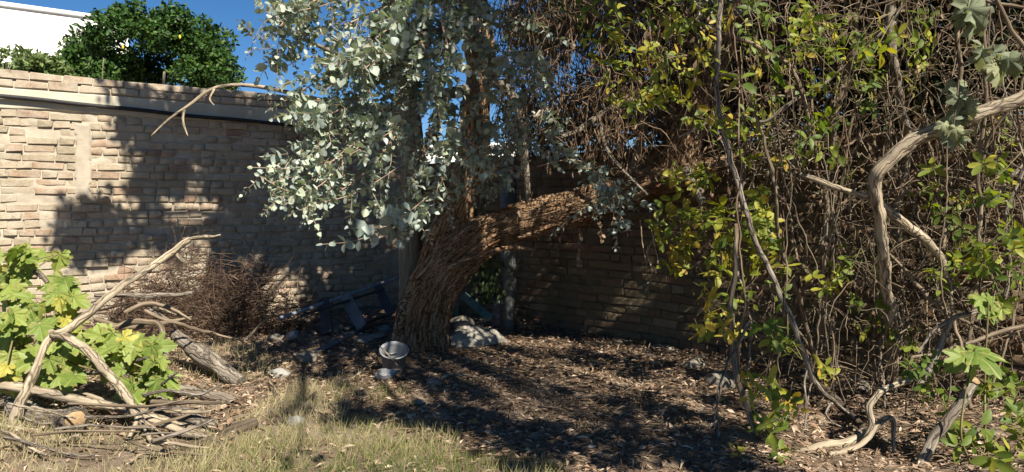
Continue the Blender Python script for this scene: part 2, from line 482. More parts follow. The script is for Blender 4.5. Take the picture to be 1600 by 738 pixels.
M['withered_leaf'] = leaf_mat('withered_grey_green_leaf', [(0.0, (0.13, 0.15, 0.085)), (0.5, (0.23, 0.26, 0.17)), (1.0, (0.33, 0.33, 0.16))], 0.7, 0.35, 0.2)
M['citrus_leaf'] = leaf_mat('dark_citrus_leaf', [(0.0, (0.018, 0.045, 0.010)), (0.6, (0.040, 0.095, 0.016)), (1.0, (0.075, 0.125, 0.022))], 0.5, 0.2, 0.25)
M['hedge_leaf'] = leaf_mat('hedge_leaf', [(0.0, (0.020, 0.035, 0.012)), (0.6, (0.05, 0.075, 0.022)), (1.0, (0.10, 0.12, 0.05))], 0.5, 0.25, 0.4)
M['shrub_leaf'] = leaf_mat('pale_shrub_leaf', [(0.0, (0.07, 0.12, 0.03)), (0.6, (0.14, 0.20, 0.06)), (1.0, (0.24, 0.29, 0.12))], 0.5, 0.3, 0.4)
M['dead_leaf'] = leaf_mat('dead_brown_leaf', [(0.0, (0.055, 0.034, 0.020)), (0.5, (0.14, 0.088, 0.052)), (1.0, (0.30, 0.21, 0.14))], 0.7, 0.2, 0.2)
M['litter'] = leaf_mat('leaf_litter', [(0.0, (0.075, 0.045, 0.028)), (0.35, (0.25, 0.162, 0.104)), (0.7, (0.46, 0.34, 0.24)), (1.0, (0.62, 0.50, 0.38))], 0.75, 0.12, 0.2)
M['yellow_leaf'] = leaf_mat('fallen_yellow_leaf', [(0.0, (0.30, 0.20, 0.05)), (1.0, (0.38, 0.27, 0.08))], 0.6, 0.2, 0.3)
M['grass'] = leaf_mat('grass_blade', [(0.0, (0.085, 0.12, 0.028)), (0.3, (0.17, 0.20, 0.06)), (0.5, (0.33, 0.30, 0.14)), (1.0, (0.50, 0.43, 0.26))], 0.6, 0.3, 0.25)
M['lemon'] = simple_mat('lemon_skin', (0.55, 0.42, 0.03), (0.70, 0.55, 0.05), 20, 0.45, 0.4)

m, nt, b, out = mat('soil')
g = geo_pos(nt)
c = ramp(nt, noise(nt, g, 3.0, 6, 0.7), [(0.3, (0.09, 0.066, 0.046)), (0.5, (0.20, 0.15, 0.108)), (0.7, (0.34, 0.275, 0.205))])
c = mix(nt, 0.6, c, ramp(nt, noise(nt, g, 60, 4, 0.7), [(0.3, (0.5, 0.5, 0.5)), (0.7, (1.3, 1.3, 1.3))]), 'MULTIPLY')
nt.links.new(c, b.inputs['Base Color'])
bump(nt, b, noise(nt, g, 45, 6, 0.75), 0.9, 0.02)
b.inputs['Specular IOR Level'].default_value = 0.1
M['soil'] = m

# ------------------------------------------------------------------ ground
mb = MB()
nx, ny = 240, 190
xs = np.linspace(-6.5, 6.0, nx); ys = np.linspace(0.6, 10.5, ny)
X, Y = np.meshgrid(xs, ys); Z = gz(X, Y)
idx = np.arange(nx * ny).reshape(ny, nx)
q = np.stack([idx[:-1, :-1], idx[:-1, 1:], idx[1:, 1:], idx[1:, :-1]], -1).reshape(-1, 4)
mb.add(np.stack([X, Y, Z], -1).reshape(-1, 3), q)
# far sheet, a ring out to the horizon joined to the edge of the near ground
R0 = [(-6.5, 0.6), (6.0, 0.6), (6.0, 10.5), (-6.5, 10.5)]
R1 = [(-900, -900), (900, -900), (900, 900), (-900, 900)]
vv = [(x, y, -0.09) for x, y in R0] + [(x, y, -0.2) for x, y in R1]
mb.add(vv, [(0, 4, 5, 1), (1, 5, 6, 2), (2, 6, 7, 3), (3, 7, 4, 0)])
tag(mb.build('ground', M['soil']), kind='structure')

# ------------------------------------------------------------------ the two brick walls
CORNER = np.array([-1.18, 8.80])
LDIR = norm(np.array([-1.42, -1.0]))          # from the corner along the left wall
RDIR = norm(np.array([2.70, -2.92]))          # from the corner along the right wall

def brick_meshes(name, L, H, D, mats, n, seed):
    rr = random.Random(seed); ms = []
    for i in range(n):
        bm = bmesh.new()
        bmesh.ops.create_cube(bm, size=1)
        for v in bm.verts:
            v.co.x *= L; v.co.y *= D; v.co.z *= H
            v.co += Vector((rr.uniform(-.010, .010), rr.uniform(-.006, .006), rr.uniform(-.007, .007)))
        bmesh.ops.bevel(bm, geom=list(bm.edges), offset=rr.uniform(.0022, .006), segments=1, affect='EDGES', profile=0.5)
        me = bpy.data.meshes.new(name); bm.to_mesh(me); bm.free()
        a = me.attributes.new('rnd', 'FLOAT', 'POINT'); a.data.foreach_set('value', np.full(len(me.vertices), (i * 0.618) % 1.0))
        me.materials.append(mats); ms.append(me)
    return ms

def in_frame(p):
    d = p - np.array([0, 0, CAMZ])
    if d[1] < 0.3: return None
    ca, sa = math.cos(PITCH), math.sin(PITCH)
    zc = d[1] * ca - d[2] * sa; yc = d[1] * sa + d[2] * ca
    return 800 + F * d[0] / zc, 369 - F * yc / zc

def make_wall(wall, dirv, inward, length, z0, z1, bmat, mmat, course, capping, seed, hidden, proud, cover, plaster_strip=None):
    rr = random.Random(seed)
    d3 = np.array([dirv[0], dirv[1], 0]); n3 = np.array([inward[0], inward[1], 0])
    ang = math.atan2(dirv[1], dirv[0])
    C3 = np.array([CORNER[0], CORNER[1], 0])
    o0 = ORG[wall.name]
    # core of brick and mortar, seen as the recessed, smeared joints
    mb = MB()
    st = 0.014
    nu, nz = int(length / st), int((z1 - z0) / st)
    U, Zz = np.meshgrid(np.linspace(0, length, nu), np.linspace(z0, z1, nz))
    pn = np.stack([U.ravel() * 9, Zz.ravel() * 14, np.full(U.size, seed)], 1)
    pl = np.stack([U.ravel() * 1.3, Zz.ravel() * 1.6, np.full(U.size, seed + 3.)], 1)
    off = -0.014 + cover * (fbm(pl, seed, 2) - 0.5) * 2 + (fbm(pn, seed + 4, 3) - 0.5) * 0.022
    if plaster_strip:
        u0, u1, za, zb = plaster_strip
        edge = 0.03 * (fbm(np.stack([U.ravel() * 6, Zz.ravel() * 12, np.zeros(U.size)], 1), 31, 2) - .5)
        ins = (U.ravel() + edge > u0) & (U.ravel() + edge < u1) & (Zz.ravel() > za) & (Zz.ravel() < zb)
        off = np.where(ins, 0.012 + (fbm(pn * .5, 77, 2) - .5) * .012, off)
    V = C3 + d3 * U.ravel()[:, None] + n3 * off[:, None] + np.array([0, 0, 1]) * Zz.ravel()[:, None]
    idx = np.arange(nu * nz).reshape(nz, nu)
    q = np.stack([idx[:-1, :-1], idx[:-1, 1:], idx[1:, 1:], idx[1:, :-1]], -1).reshape(-1, 4)
    mb.add(V, q)
    # back, top and ends of the wall body
    th = 0.25
    top = [idx[-1, k] for k in range(nu)]
    c = []
    for u in (0, length):
        for o in (-0.03, -th):
            for z in (z0, z1 - 0.004):
                c.append(C3 + d3 * u + n3 * o + np.array([0, 0, z]))
    mb.add(c, [(2, 3, 7, 6), (1, 5, 7, 3), (0, 1, 3, 2), (4, 6, 7, 5), (0, 4, 5, 1)])
    mb.build('mortar', mmat, wall)
    mst = brick_meshes('brick', 0.238, course - 0.013, 0.10, bmat, 14, seed)
    mhd = brick_meshes('brick', 0.112, course - 0.013, 0.10, bmat, 14, seed + 1)
    items = []
    z = z0 + course / 2; k = 0
    while z < z1 - course / 2 + 0.004:
        u = rr.uniform(-0.2, 0.0)
        while u < length + 0.05:
            hd = rr.random() < (0.62 if seed == 3 else 0.42)
            L = 0.112 if hd else 0.238
            uc = u + L / 2
            if -0.02 < uc < length:
                off = -0.05 + rr.gauss(0, proud)
                if rr.random() < 0.06: off += rr.uniform(.006, .014)
                if rr.random() < 0.03: off -= 0.03
                p = C3 + d3 * uc + n3 * off + np.array([0, 0, z + rr.gauss(0, .0025) + 0.006 * math.sin(uc * 2.3 + k * .13)])
                items.append((p, ang + rr.gauss(0, .012), rr.gauss(0, .016), (mhd if hd else mst)[rr.randrange(14)], L))
            u += L + rr.uniform(.008, .016)
        z += course; k += 1
    def size(it):
        xy = in_frame(it[0])
        if xy is None or not (-10 < xy[0] < 1610 and -10 < xy[1] < 750) or hidden(xy): return 0
        return it[4] / it[0][1] ** 2
    items.sort(key=size, reverse=True)
    for p, az, ay, me, L in items[:300]:
        o = bpy.data.objects.new('brick', me)
        o.location = (p - o0).tolist(); o.rotation_euler = (0, ay, az); o.parent = wall
        COL.objects.link(o)
    # the bricks farther off or out of sight, one part
    cache = {}
    mb = MB()
    for p, az, ay, me, L in items[300:]:
        if me.name not in cache:
            v = np.empty(len(me.vertices) * 3); me.vertices.foreach_get('co', v)
            cache[me.name] = (v.reshape(-1, 3), [tuple(f.vertices) for f in me.polygons], me.attributes['rnd'].data[0].value)
        v, fs, r = cache[me.name]
        Rm = np.array(Matrix.Rotation(az, 3, 'Z') @ Matrix.Rotation(ay, 3, 'Y'))
        mb.add(v @ Rm.T + p, [f for f in fs if len(f) == 4], [f for f in fs if len(f) == 3], r)
    o = mb.build('bricks', bmat, wall, smooth=False)
    o['kind'] = 'stuff'

LN = np.array([-LDIR[1], LDIR[0]]);  LN = LN if LN[1] < 0 else -LN       # both normals face the lens
RN = np.array([-RDIR[1], RDIR[0]]);  RN = RN if RN[1] < 0 else -RN
lw = thing('brick_wall', (CORNER[0], CORNER[1], 0), 'tall pale sunlit brick wall on the left with a cement band', 'wall')
rw = thing('brick_wall', (CORNER[0], CORNER[1], 0), 'low shaded brown brick wall behind the leaning trunk and thicket', 'wall')
LW_TOP = 2.36; BAND0 = 2.025; BAND1 = 2.205
def hid_l(xy): return xy[0] > 560 and xy[1] < 330
def hid_r(xy): return xy[1] < 330 or xy[0] < 700 or xy[0] > 1330
# strip of plaster at picture x 207-230
make_wall(lw, LDIR, LN, 6.4, -0.08, 2.03, M['brick_pale'], M['mortar_pale'], 0.075, None, 3, hid_l, 0.006, 0.019, (3.32, 3.44, 1.25, 1.92))
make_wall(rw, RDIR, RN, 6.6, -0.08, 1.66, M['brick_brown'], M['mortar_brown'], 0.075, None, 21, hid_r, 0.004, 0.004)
# cement band and the two capping courses of the left wall
def wall_pt(u, z, off, dirv=LDIR, nn=LN):
    return np.array([CORNER[0] + dirv[0] * u + nn[0] * off, CORNER[1] + dirv[1] * u + nn[1] * off, z])
mb = MB()
nu, nz = 420, 18
U, W = np.meshgrid(np.linspace(-.1, 6.4, nu), np.linspace(0, 1, nz))
rag = 0.03 * (fbm(np.stack([U.ravel() * 3, np.zeros(U.size), np.zeros(U.size)], 1), 8, 3) - .5)
Zb = (BAND0 - 0.012 + rag) * (1 - W.ravel()) + BAND1 * W.ravel()
of = 0.005 + (fbm(np.stack([U.ravel() * 4, W.ravel() * 2, np.zeros(U.size)], 1), 12, 3) - .5) * 0.014
of = np.where((W.ravel() < 0.01), -0.03, of); of = np.where(W.ravel() > .99, -0.03, of)
V = np.stack([CORNER[0] + LDIR[0] * U.ravel() + LN[0] * of, CORNER[1] + LDIR[1] * U.ravel() + LN[1] * of, Zb], 1)
idx = np.arange(nu * nz).reshape(nz, nu)
mb.add(V, np.stack([idx[:-1, :-1], idx[:-1, 1:], idx[1:, 1:], idx[1:, :-1]], -1).reshape(-1, 4))
c = [wall_pt(u, z, o) for u in (-.1, 6.4) for o in (-.02, -.25) for z in (2.026, BAND1 - .003)]
mb.add(c, [(2, 3, 7, 6), (1, 5, 7, 3), (0, 1, 3, 2), (4, 6, 7, 5)])
mb.build('cement_band', M['plaster'], lw)
cap_m = brick_meshes('capping_brick', 0.236, 0.064, 0.24, M['brick_red'], 10, 91)
rr = random.Random(5)
mbm = MB()
c = [wall_pt(u, z, o) for u in (-.1, 6.4) for o in (-.012, -.215) for z in (BAND1 - .01, BAND1 + .140)]
mbm.add(c, [(0, 4, 5, 1), (2, 3, 7, 6), (1, 5, 7, 3), (0, 1, 3, 2), (4, 6, 7, 5)])
cap_part = mbm.build('capping', M['mortar_pale'], lw)
for k in range(2):
    u = -0.05 - 0.12 * k
    while u < 6.3:
        p = wall_pt(u + .118, BAND1 + 0.037 + k * 0.073 + rr.gauss(0, .002), -0.112 + rr.gauss(0, .004))
        o = bpy.data.objects.new('brick', cap_m[rr.randrange(10)])
        o.location = (p - ORG[lw.name]).tolist(); o.rotation_euler = (0, rr.gauss(0, .008), math.atan2(LDIR[1], LDIR[0]) + rr.gauss(0, .008)); o.parent = cap_part
        COL.objects.link(o)
        u += 0.236 + rr.uniform(.008, .014)

# black hose along the cement band
mb = MB()
uu = np.linspace(0.2, 6.3, 60)
pts = np.array([wall_pt(u, 2.045 + 0.030 * (u - 1.84) + 0.006 * math.sin(u * 2.1) + .003 * math.sin(u * 7), 0.044) for u in uu])
tube(mb, pts, 0.019, 10)
tag(mb.build('hose', M['black_pipe'], loc=pts[0]), 'black plastic hose running along the cement band of the left wall', 'hose')

# ------------------------------------------------------------------ beyond the wall
def wall_depth(x):
    k = (x - 800) / F
    t_ = (k * CORNER[1] - CORNER[0]) / (2.70 + k * 2.92)
    return CORNER[1] - 2.92 * t_

def box_pts(x0, x1, y0, y1, z0, z1):
    return [(x, y, z) for x in (x0, x1) for y in (y0, y1) for z in (z0, z1)]
BOXQ = [(0, 1, 3, 2), (4, 6, 7, 5), (0, 4, 5, 1), (2, 3, 7, 6), (1, 5, 7, 3), (0, 2, 6, 4)]
def obox(mb, c, a, hl, b, hb, up, hu, rnd=.5):
    """box with centre c, unit axes a, b, up and half sizes"""
    c = np.asarray(c, float); v = []
    for i in (-1, 1):
        for j in (-1, 1):
            for k in (-1, 1): v.append(c + np.asarray(a) * hl * i + np.asarray(b) * hb * j + np.asarray(up) * hu * k)
    mb.add(v, BOXQ, None, rnd)

def house(name, label, corners, ztop, coping):
    """white rendered block: footprint corners, walls and a flat coping"""
    base = np.array([*corners[0], 0.0])
    t = thing(name, base, label, 'building')
    n = len(corners)
    mb = MB(); v = [(x, y, z) for z in (-.2, ztop) for x, y in corners]
    mb.add(v, [(i, (i + 1) % n, n + (i + 1) % n, n + i) for i in range(n)] + [(n, n + 1, n + 2, n + 3)])
    mb.build('wall', M['white_wall'], t, smooth=False)
    cx = np.mean([c[0] for c in corners]); cy = np.mean([c[1] for c in corners])
    mb = MB(); v = []
    for z in (ztop + .003, ztop + coping):
        for x, y in corners:
            k = 1 + 0.05 / max(.5, math.hypot(x - cx, y - cy)); v.append((cx + (x - cx) * k, cy + (y - cy) * k, z))
    mb.add(v, [(i, (i + 1) % n, n + (i + 1) % n, n + i) for i in range(n)] + [(n, n + 1, n + 2, n + 3), (3, 2, 1, 0)])
    mb.build('coping', M['white_wall'], t, smooth=False)
    return t
a = P(200, 30, 15.0)
d = norm(np.array([-0.80, -0.6]))
nrm = np.array([-d[1], d[0]]); nrm = nrm if nrm[1] > 0 else -nrm
c0 = a[:2]; c1 = c0 + d * 9; c2 = c1 + nrm * 6; c3 = c0 + nrm * 6
house('white_house', 'white rendered house rising behind the left wall and citrus tree', [tuple(c0), tuple(c1), tuple(c2), tuple(c3)], a[2] - .1, 0.1)
a = P(640, 235, 15.0); b2 = P(812, 235, 14.0)
house('white_house', 'low white building glimpsed through a gap right of the upright trunk', [(a[0], a[1]), (b2[0], b2[1]), (b2[0], b2[1] + 5), (a[0], a[1] + 5)], a[2], 0.08)

def leaf_cloud(mb, centers, radii, n, tmpl, size, hollow=0.4, droop=0.0, rlo=0, rhi=1):
    """leaves spread through ellipsoid clumps"""
    centers = np.asarray(centers, float); radii = np.asarray(radii, float)
    w = radii.prod(1) ** (2 / 3); w /= w.sum()
    pick = RNG.choice(len(centers), n, p=w)
    dr = rand_dirs(n); rad = RNG.uniform(hollow, 1, n) ** 0.6
    pos = centers[pick] + dr * radii[pick] * rad[:, None]
    nd = norm(dr * 0.7 + rand_dirs(n) * 0.8 + np.array([0, 0, .3]))
    yd = norm(rand_dirs(n) + dr * .6 + np.array([0, 0, -droop]))
    scatter(mb, tmpl, pos, frames(yd, nd), RNG.uniform(size[0], size[1], n), RNG.uniform(rlo, rhi, n))

def clumps(c, r, n, cr, seed):
    rr = np.random.default_rng(seed)
    z = rr.uniform(-.75, 1, n); a = rr.uniform(0, 2 * np.pi, n); k = np.sqrt(np.maximum(0, 1 - z * z))
    d = np.stack([k * np.cos(a), k * np.sin(a), z], 1) * rr.uniform(.5, 1.12, n)[:, None]
    cs = np.asarray(c) + d * np.asarray(r)
    return cs, np.repeat(rr.uniform(cr[0], cr[1], n)[:, None], 3, 1) * np.array([1, 1, .8])

# citrus tree
cc = P(246, 90, 11.5)
ct = thing('citrus_tree', (cc[0], cc[1], 0), 'dark glossy citrus tree rising behind the left wall', 'tree')
mb = MB(); tube(mb, resample([(cc[0], cc[1], -.1), (cc[0] + .05, cc[1], .9), (cc[0] - .03, cc[1], 1.9), (cc[0], cc[1], 2.9)], .2), np.linspace(.12, .05, len(resample([(cc[0], cc[1], -.1), (cc[0] + .05, cc[1], .9), (cc[0] - .03, cc[1], 1.9), (cc[0], cc[1], 2.9)], .2))), 9)
for k in range(6):
    aa = k * 1.05; s = np.array([cc[0], cc[1], 1.7 + .1 * k])
    tube(mb, resample([s, s + np.array([math.cos(aa) * .4, math.sin(aa) * .4, .35]), s + np.array([math.cos(aa) * .9, math.sin(aa) * .9, .9])], .15), np.linspace(.045, .015, len(resample([s, s + np.array([math.cos(aa) * .4, math.sin(aa) * .4, .35]), s + np.array([math.cos(aa) * .9, math.sin(aa) * .9, .9])], .15))), 6)
mb.build('trunk', M['grey_bark'], ct)
cs, rs = clumps(cc + np.array([-.02, 0, -.10]), (1.02, 1.0, .72), 52, (.13, .33), 4)
cs2, rs2 = clumps(P(335, 118, 11.3), (.30, .4, .28), 12, (.10, .2), 5)
cs3, rs3 = clumps(P(160, 108, 11.3), (.42, .4, .25), 12, (.10, .2), 6)
mb = MB(); leaf_cloud(mb, np.vstack([cs, cs2, cs3]), np.vstack([rs, rs2, rs3]), 20000, OVAL[0], (.055, .10), .35)
o = mb.build('crown', M['citrus_leaf'], ct)
for x, y in ((192, 74), (281, 58)):
    p = P(x, y, 10.55); mb = MB()
    tube(mb, [p + np.array([0, 0, z]) for z in (.03, .024, .01, -.01, -.024, -.03)], [.002, .011, .016, .016, .011, .002], 10)
    mb.build('fruit', M['lemon'], ct)
# low shrubs behind the wall top
for (px, py, D, rx, rz, lab, mt) in ((18, 100, 8.6, .30, .16, 'small green shrub peeping over the left wall at the picture edge', 'shrub_leaf'),
                                 (78, 102, 8.9, .26, .13, 'pale green sprig shrub over the wall beside the pipe stub', 'shrub_leaf'),
                                 (125, 96, 9.2, .22, .17, 'leafy dark shrub over the wall just right of the pipe stub', 'citrus_leaf')):
    c = P(px, py, D)
    t = thing('shrub', (c[0], c[1], 0), lab, 'shrub', 'shrubs behind the left wall')
    mb = MB()
    for k in range(7):
        e = c + np.array([RNG.uniform(-rx, rx), RNG.uniform(-.2, .2), RNG.uniform(-.05, rz)])
        pth = resample([np.array([c[0], c[1], 0]), (np.array([c[0], c[1], 1.2]) + e * np.array([1, 1, 0]) - np.array([c[0], c[1], 0]) * np.array([1, 1, 0])) * .5 + np.array([c[0] * .5, c[1] * .5, .5]), e], .2)
        tube(mb, pth, np.linspace(.014, .004, len(pth)), 5)
    mb.build('stem', M['grey_bark'], t)
    cs, rs = clumps(c - np.array([0, 0, .12]), (rx, .25, rz + .10), 26, (.05, .11), int(px))
    mb = MB(); leaf_cloud(mb, cs, rs, 2600, OVAL[1], (.035, .07), .2)
    mb.build('foliage', M[mt], t)
# stub of pipe on the wall top
mb = MB(); p = wall_pt(4.72, LW_TOP - .02, -.10)
tube(mb, [p, p + np.array([0, 0, .10])], [.034, .030], 12)
tag(mb.build('pipe_stub', M['galv'], loc=p), 'short grey pipe stub standing on the left wall top', 'pipe')

# ------------------------------------------------------------------ the eucalyptus tree
def pxpath(pts):
    """[(x, y, depth, width_px)] -> path (N,3), radii (N)"""
    return np.array([[*P(x, y, D), w * .5 * D / F] for x, y, D, w in pts])

def bark_disp(seed, amp=0.16, k=9, twist=0.6, fine=0.05):
    def f(TH, S, R):
        a = TH + twist * S
        p = np.stack([np.cos(a).ravel() * k * .35, np.sin(a).ravel() * k * .35, S.ravel() * 2.2], 1)
        wp = .35 * (fbm(p * 2.3, seed + 31, 2) - .5)
        p2 = np.stack([np.cos(a).ravel() * k + wp * 6, np.sin(a).ravel() * k - wp * 6, S.ravel() * 6.5 + wp * 3], 1)
        n1 = fbm(p, seed, 2).reshape(TH.shape) - .5
        rg = 1 - np.abs(2 * fbm(p2, seed + 5, 3).reshape(TH.shape) - 1)      # ridges with sharp furrows
        p3 = np.stack([np.cos(a).ravel() * k * 2.6, np.sin(a).ravel() * k * 2.6, S.ravel() * 5], 1)
        n3 = fbm(p3, seed + 9, 2).reshape(TH.shape) - .5
        return R * (amp * 2.4 * n1 + amp * .9 * (.55 - rg ** 2) * -1 * .8 + fine * n3)
    return f

def limb(mb, pts, sides, step, disp=None, rnd=.5):
    a = resample(pxpath(pts), step)
    tube(mb, a[:, :3], np.maximum(a[:, 3], .001), sides, disp, rnd)
    return a

base = P(658, 545, 6.06)
euc = thing('eucalyptus_tree', (base[0], base[1], gzf(base[0], base[1])), 'leaning eucalyptus with fibrous red-brown trunk and silvery round leaves', 'tree')
mb = MB()
limb(mb, [(652, 592, 6.05, 200), (653, 572, 6.05, 136), (657, 548, 6.06, 98), (659, 515, 6.06, 84), (666, 480, 6.05, 78), (679, 447, 6.04, 74), (703, 413, 6.02, 70), (738, 382, 6.0, 66), (785, 357, 5.96, 58), (840, 340, 5.92, 58), (900, 325, 5.85, 55), (960, 305, 5.78, 50), (1020, 285, 5.68, 46), (1075, 273, 5.55, 40), (1130, 262, 5.40, 36), (1190, 250, 5.25, 34), (1250, 236, 5.12, 30), (1330, 215, 4.95, 24)], 150, .018, bark_disp(3, .18, 15, .7, .10))
mb.build('trunk', M['euc_bark'], euc)
mb = MB()
limb(mb, [(668, 452, 6.12, 52), (690, 392, 6.12, 54), (714, 335, 6.14, 54), (733, 280, 6.15, 48), (741, 230, 6.15, 46), (743, 170, 6.12, 42), (750, 120, 6.1, 40), (748, 60, 6.05, 44), (735, -20, 6.0, 40), (720, -140, 5.9, 34), (715, -300, 5.8, 24)], 90, .022, bark_disp(23, .20, 11, .4, .10))
o = mb.build('upright_stem', M['euc_bark'], euc); o['label'] = 'upright reddish stem with peeling bark'
mb = MB()
limb(mb, [(648, 520, 6.42, 60), (643, 440, 6.42, 40), (640, 380, 6.42, 36), (641, 320, 6.42, 36), (645, 250, 6.4, 34), (640, 180, 6.4, 32), (628, 100, 6.35, 28), (610, 0, 6.2, 24), (585, -160, 6.0, 16)], 54, .03, bark_disp(41, .16, 6, .2, .06))
o = mb.build('rear_stem', M['grey_bark'], euc); o['label'] = 'dark grey stem behind the leaning trunk'
mb = MB()
limb(mb, [(1050, 285, 5.62, 56), (1066, 235, 5.62, 52), (1082, 190, 5.62, 50), (1108, 125, 5.6, 44), (1136, 57, 5.55, 40), (1165, -20, 5.5, 36), (1200, -140, 5.4, 30), (1230, -330, 5.2, 20)], 70, .022, bark_disp(61, .19, 11, .4, .10))
o = mb.build('slanting_stem', M['euc_bark'], euc)
def euc_branch(name, pts, sides=14, step=.03, mt='grey_bark', seed=1, amp=.12):
    mb = MB(); limb(mb, pts, sides, step, bark_disp(seed, amp, 4, .3, .05)); return mb.build(name, M[mt], euc)
euc_branch('branch', [(872, 216, 5.5, 4.6), (905, 203, 5.55, 8.1), (935, 182, 5.6, 9.8), (965, 165, 5.62, 10.4), (1005, 156, 5.64, 10.4), (1035, 165, 5.66, 8.1), (1062, 190, 5.66, 8.1)], 24, .02, 'grey_bark', 5, .22)
euc_branch('branch', [(990, 285, 5.75, 16.3), (994, 255, 5.7, 14.3), (1000, 225, 5.68, 12.9), (1006, 190, 5.66, 12.2), (1000, 160, 5.66, 10.9)], 24, .02, 'grey_bark', 6, .22)
euc_branch('branch', [(938, 190, 5.55, 5.6), (942, 215, 5.5, 5.6), (955, 245, 5.45, 5.6), (985, 278, 5.4, 5.0), (1012, 305, 5.36, 3.9)], 14, .02, 'grey_bark', 7, .22)
euc_branch('branch', [(752, 125, 6.05, 13.6), (785, 135, 5.95, 14.9), (808, 165, 5.88, 13.6), (818, 210, 5.86, 12.4), (822, 260, 5.86, 10.5), (826, 318, 5.88, 8.7)], 26, .02, 'grey_bark', 8, .2)
euc_branch('branch', [(745, 140, 6.05, 22), (700, 146, 5.95, 17), (665, 150, 5.85, 12), (610, 120, 5.6, 10), (540, 90, 5.3, 8), (470, 60, 5.0, 5)], 16, .03, 'grey_bark', 9)
euc_branch('branch', [(742, 70, 6.05, 24), (700, 10, 5.8, 20), (640, -50, 5.5, 17), (560, -120, 5.2, 13), (470, -210, 4.9, 9)], 16, .04, 'grey_bark', 10)
euc_branch('branch', [(735, -60, 6.0, 26), (800, -120, 5.7, 22), (880, -200, 5.4, 18), (980, -300, 5.0, 14), (1100, -420, 4.6, 10)], 16, .05, 'grey_bark', 12)
euc_branch('branch', [(725, -100, 5.95, 26), (690, -190, 5.7, 20), (650, -330, 5.2, 16), (620, -520, 4.7, 10)], 14, .05, 'grey_bark', 13)
euc_branch('branch', [(1190, -100, 5.45, 22), (1150, -220, 5.1, 16), (1090, -380, 4.6, 10)], 12, .05, 'grey_bark', 14)
euc_branch('branch', [(1100, 320, 5.2, 15), (1085, 290, 5.28, 17), (1072, 270, 5.45, 22)], 14, .02, 'grey_bark', 15)
# peeled splinter under the bend of the trunk
euc_branch('splinter', [(700, 420, 5.80, 12), (740, 402, 5.76, 11), (785, 389, 5.73, 8), (815, 388, 5.70, 6), (838, 391, 5.68, 3)], 10, .015, 'euc_bark', 16, .2)
# bare dead twig reaching left across the wall
hb = MB()
limb(hb, [(560, 168, 5.0, 7), (480, 152, 4.95, 7), (420, 138, 4.9, 6.5), (370, 133, 4.9, 6), (330, 140, 4.88, 5.5), (295, 165, 4.86, 5), (262, 188, 4.85, 4), (236, 213, 4.84, 2.5)], 8, .03)
limb(hb, [(335, 139, 4.88, 4), (328, 155, 4.85, 3.5), (335, 165, 4.83, 2)], 6, .02)
limb(hb, [(288, 170, 4.86, 4.5), (286, 190, 4.84, 4), (293, 213, 4.83, 2.5)], 6, .02)
o = hb.build('bare_twig', M['dead_wood'], euc); o['label'] = 'bare pale dead twig arching left across the wall'

# leafy sprays: boughs laid through the crown, leaf pairs along thin shoots
def shoot_path(start, dirv, length, droop, n=9, jit=.10):
    p = [np.asarray(start, float)]; d = norm(dirv); st = length / (n - 1)
    for k in range(n - 1):
        d = norm(d + np.array([0, 0, -droop / n]) + RNG.normal(0, jit, 3)); p.append(p[-1] + d * st)
    return np.array(p)

class Spray:
    def __init__(self): self.pos = []; self.Y = []; self.N = []; self.s = []; self.r = []; self.k = []
    def add(self, p, y, n, s, r, k): self.pos.append(p); self.Y.append(y); self.N.append(n); self.s.append(s); self.r.append(r); self.k.append(k)
    def arrays(self):
        return np.array(self.pos), frames(np.array(self.Y), np.array(self.N)), np.array(self.s), np.array(self.r), np.array(self.k)

def leafy_shoot(sp, stems, path, size, gap=0.035, tone=(0, 1), r0=.0028, bare=.12):
    L = np.concatenate([[0], np.cumsum(np.linalg.norm(np.diff(path, axis=0), axis=1))])
    tube(stems, path, np.linspace(r0, r0 * .4, len(path)), 5, rnd=RNG.random(), cap=False)
    s = L[-1] * bare; j = 0; ph = RNG.uniform(0, 3)
    while s < L[-1]:
        i = min(len(L) - 2, int(np.searchsorted(L, s)) - 1); i = max(0, i)
        t = (s - L[i]) / max(1e-6, L[i + 1] - L[i]); p = path[i] * (1 - t) + path[i + 1] * t
        d = norm(path[i + 1] - path[i])
        a = norm(np.cross(d, [0.3, .2, 1])); b = np.cross(d, a)
        ang = ph + (j % 2) * math.pi / 2 + RNG.normal(0, .25)
        side = a * math.cos(ang) + b * math.sin(ang)
        f = (0.55 + .55 * math.sin(math.pi * min(1, s / L[-1]) ** .8)) * size * RNG.uniform(.75, 1.2)
        for sg in (1, -1):
            if RNG.random() < .08: continue
            y = norm(side * sg + d * .45 + RNG.normal(0, .22, 3) + np.array([0, 0, -.15]))
            nn = norm(d * -.6 + np.array([0, 0, .55]) + RNG.normal(0, .35, 3))
            sp.add(p + side * sg * r0, y, nn, f, RNG.uniform(*tone), RNG.integers(0, 4))
        s += gap * RNG.uniform(.8, 1.25) * (size / .055) ** .5; j += 1
    # tip pair
    sp.add(path[-1], norm(path[-1] - path[-2]), norm(RNG.normal(0, 1, 3) + np.array([0, 0, 1])), size * .55, RNG.uniform(*tone), 0)

sp = Spray(); stems = MB()
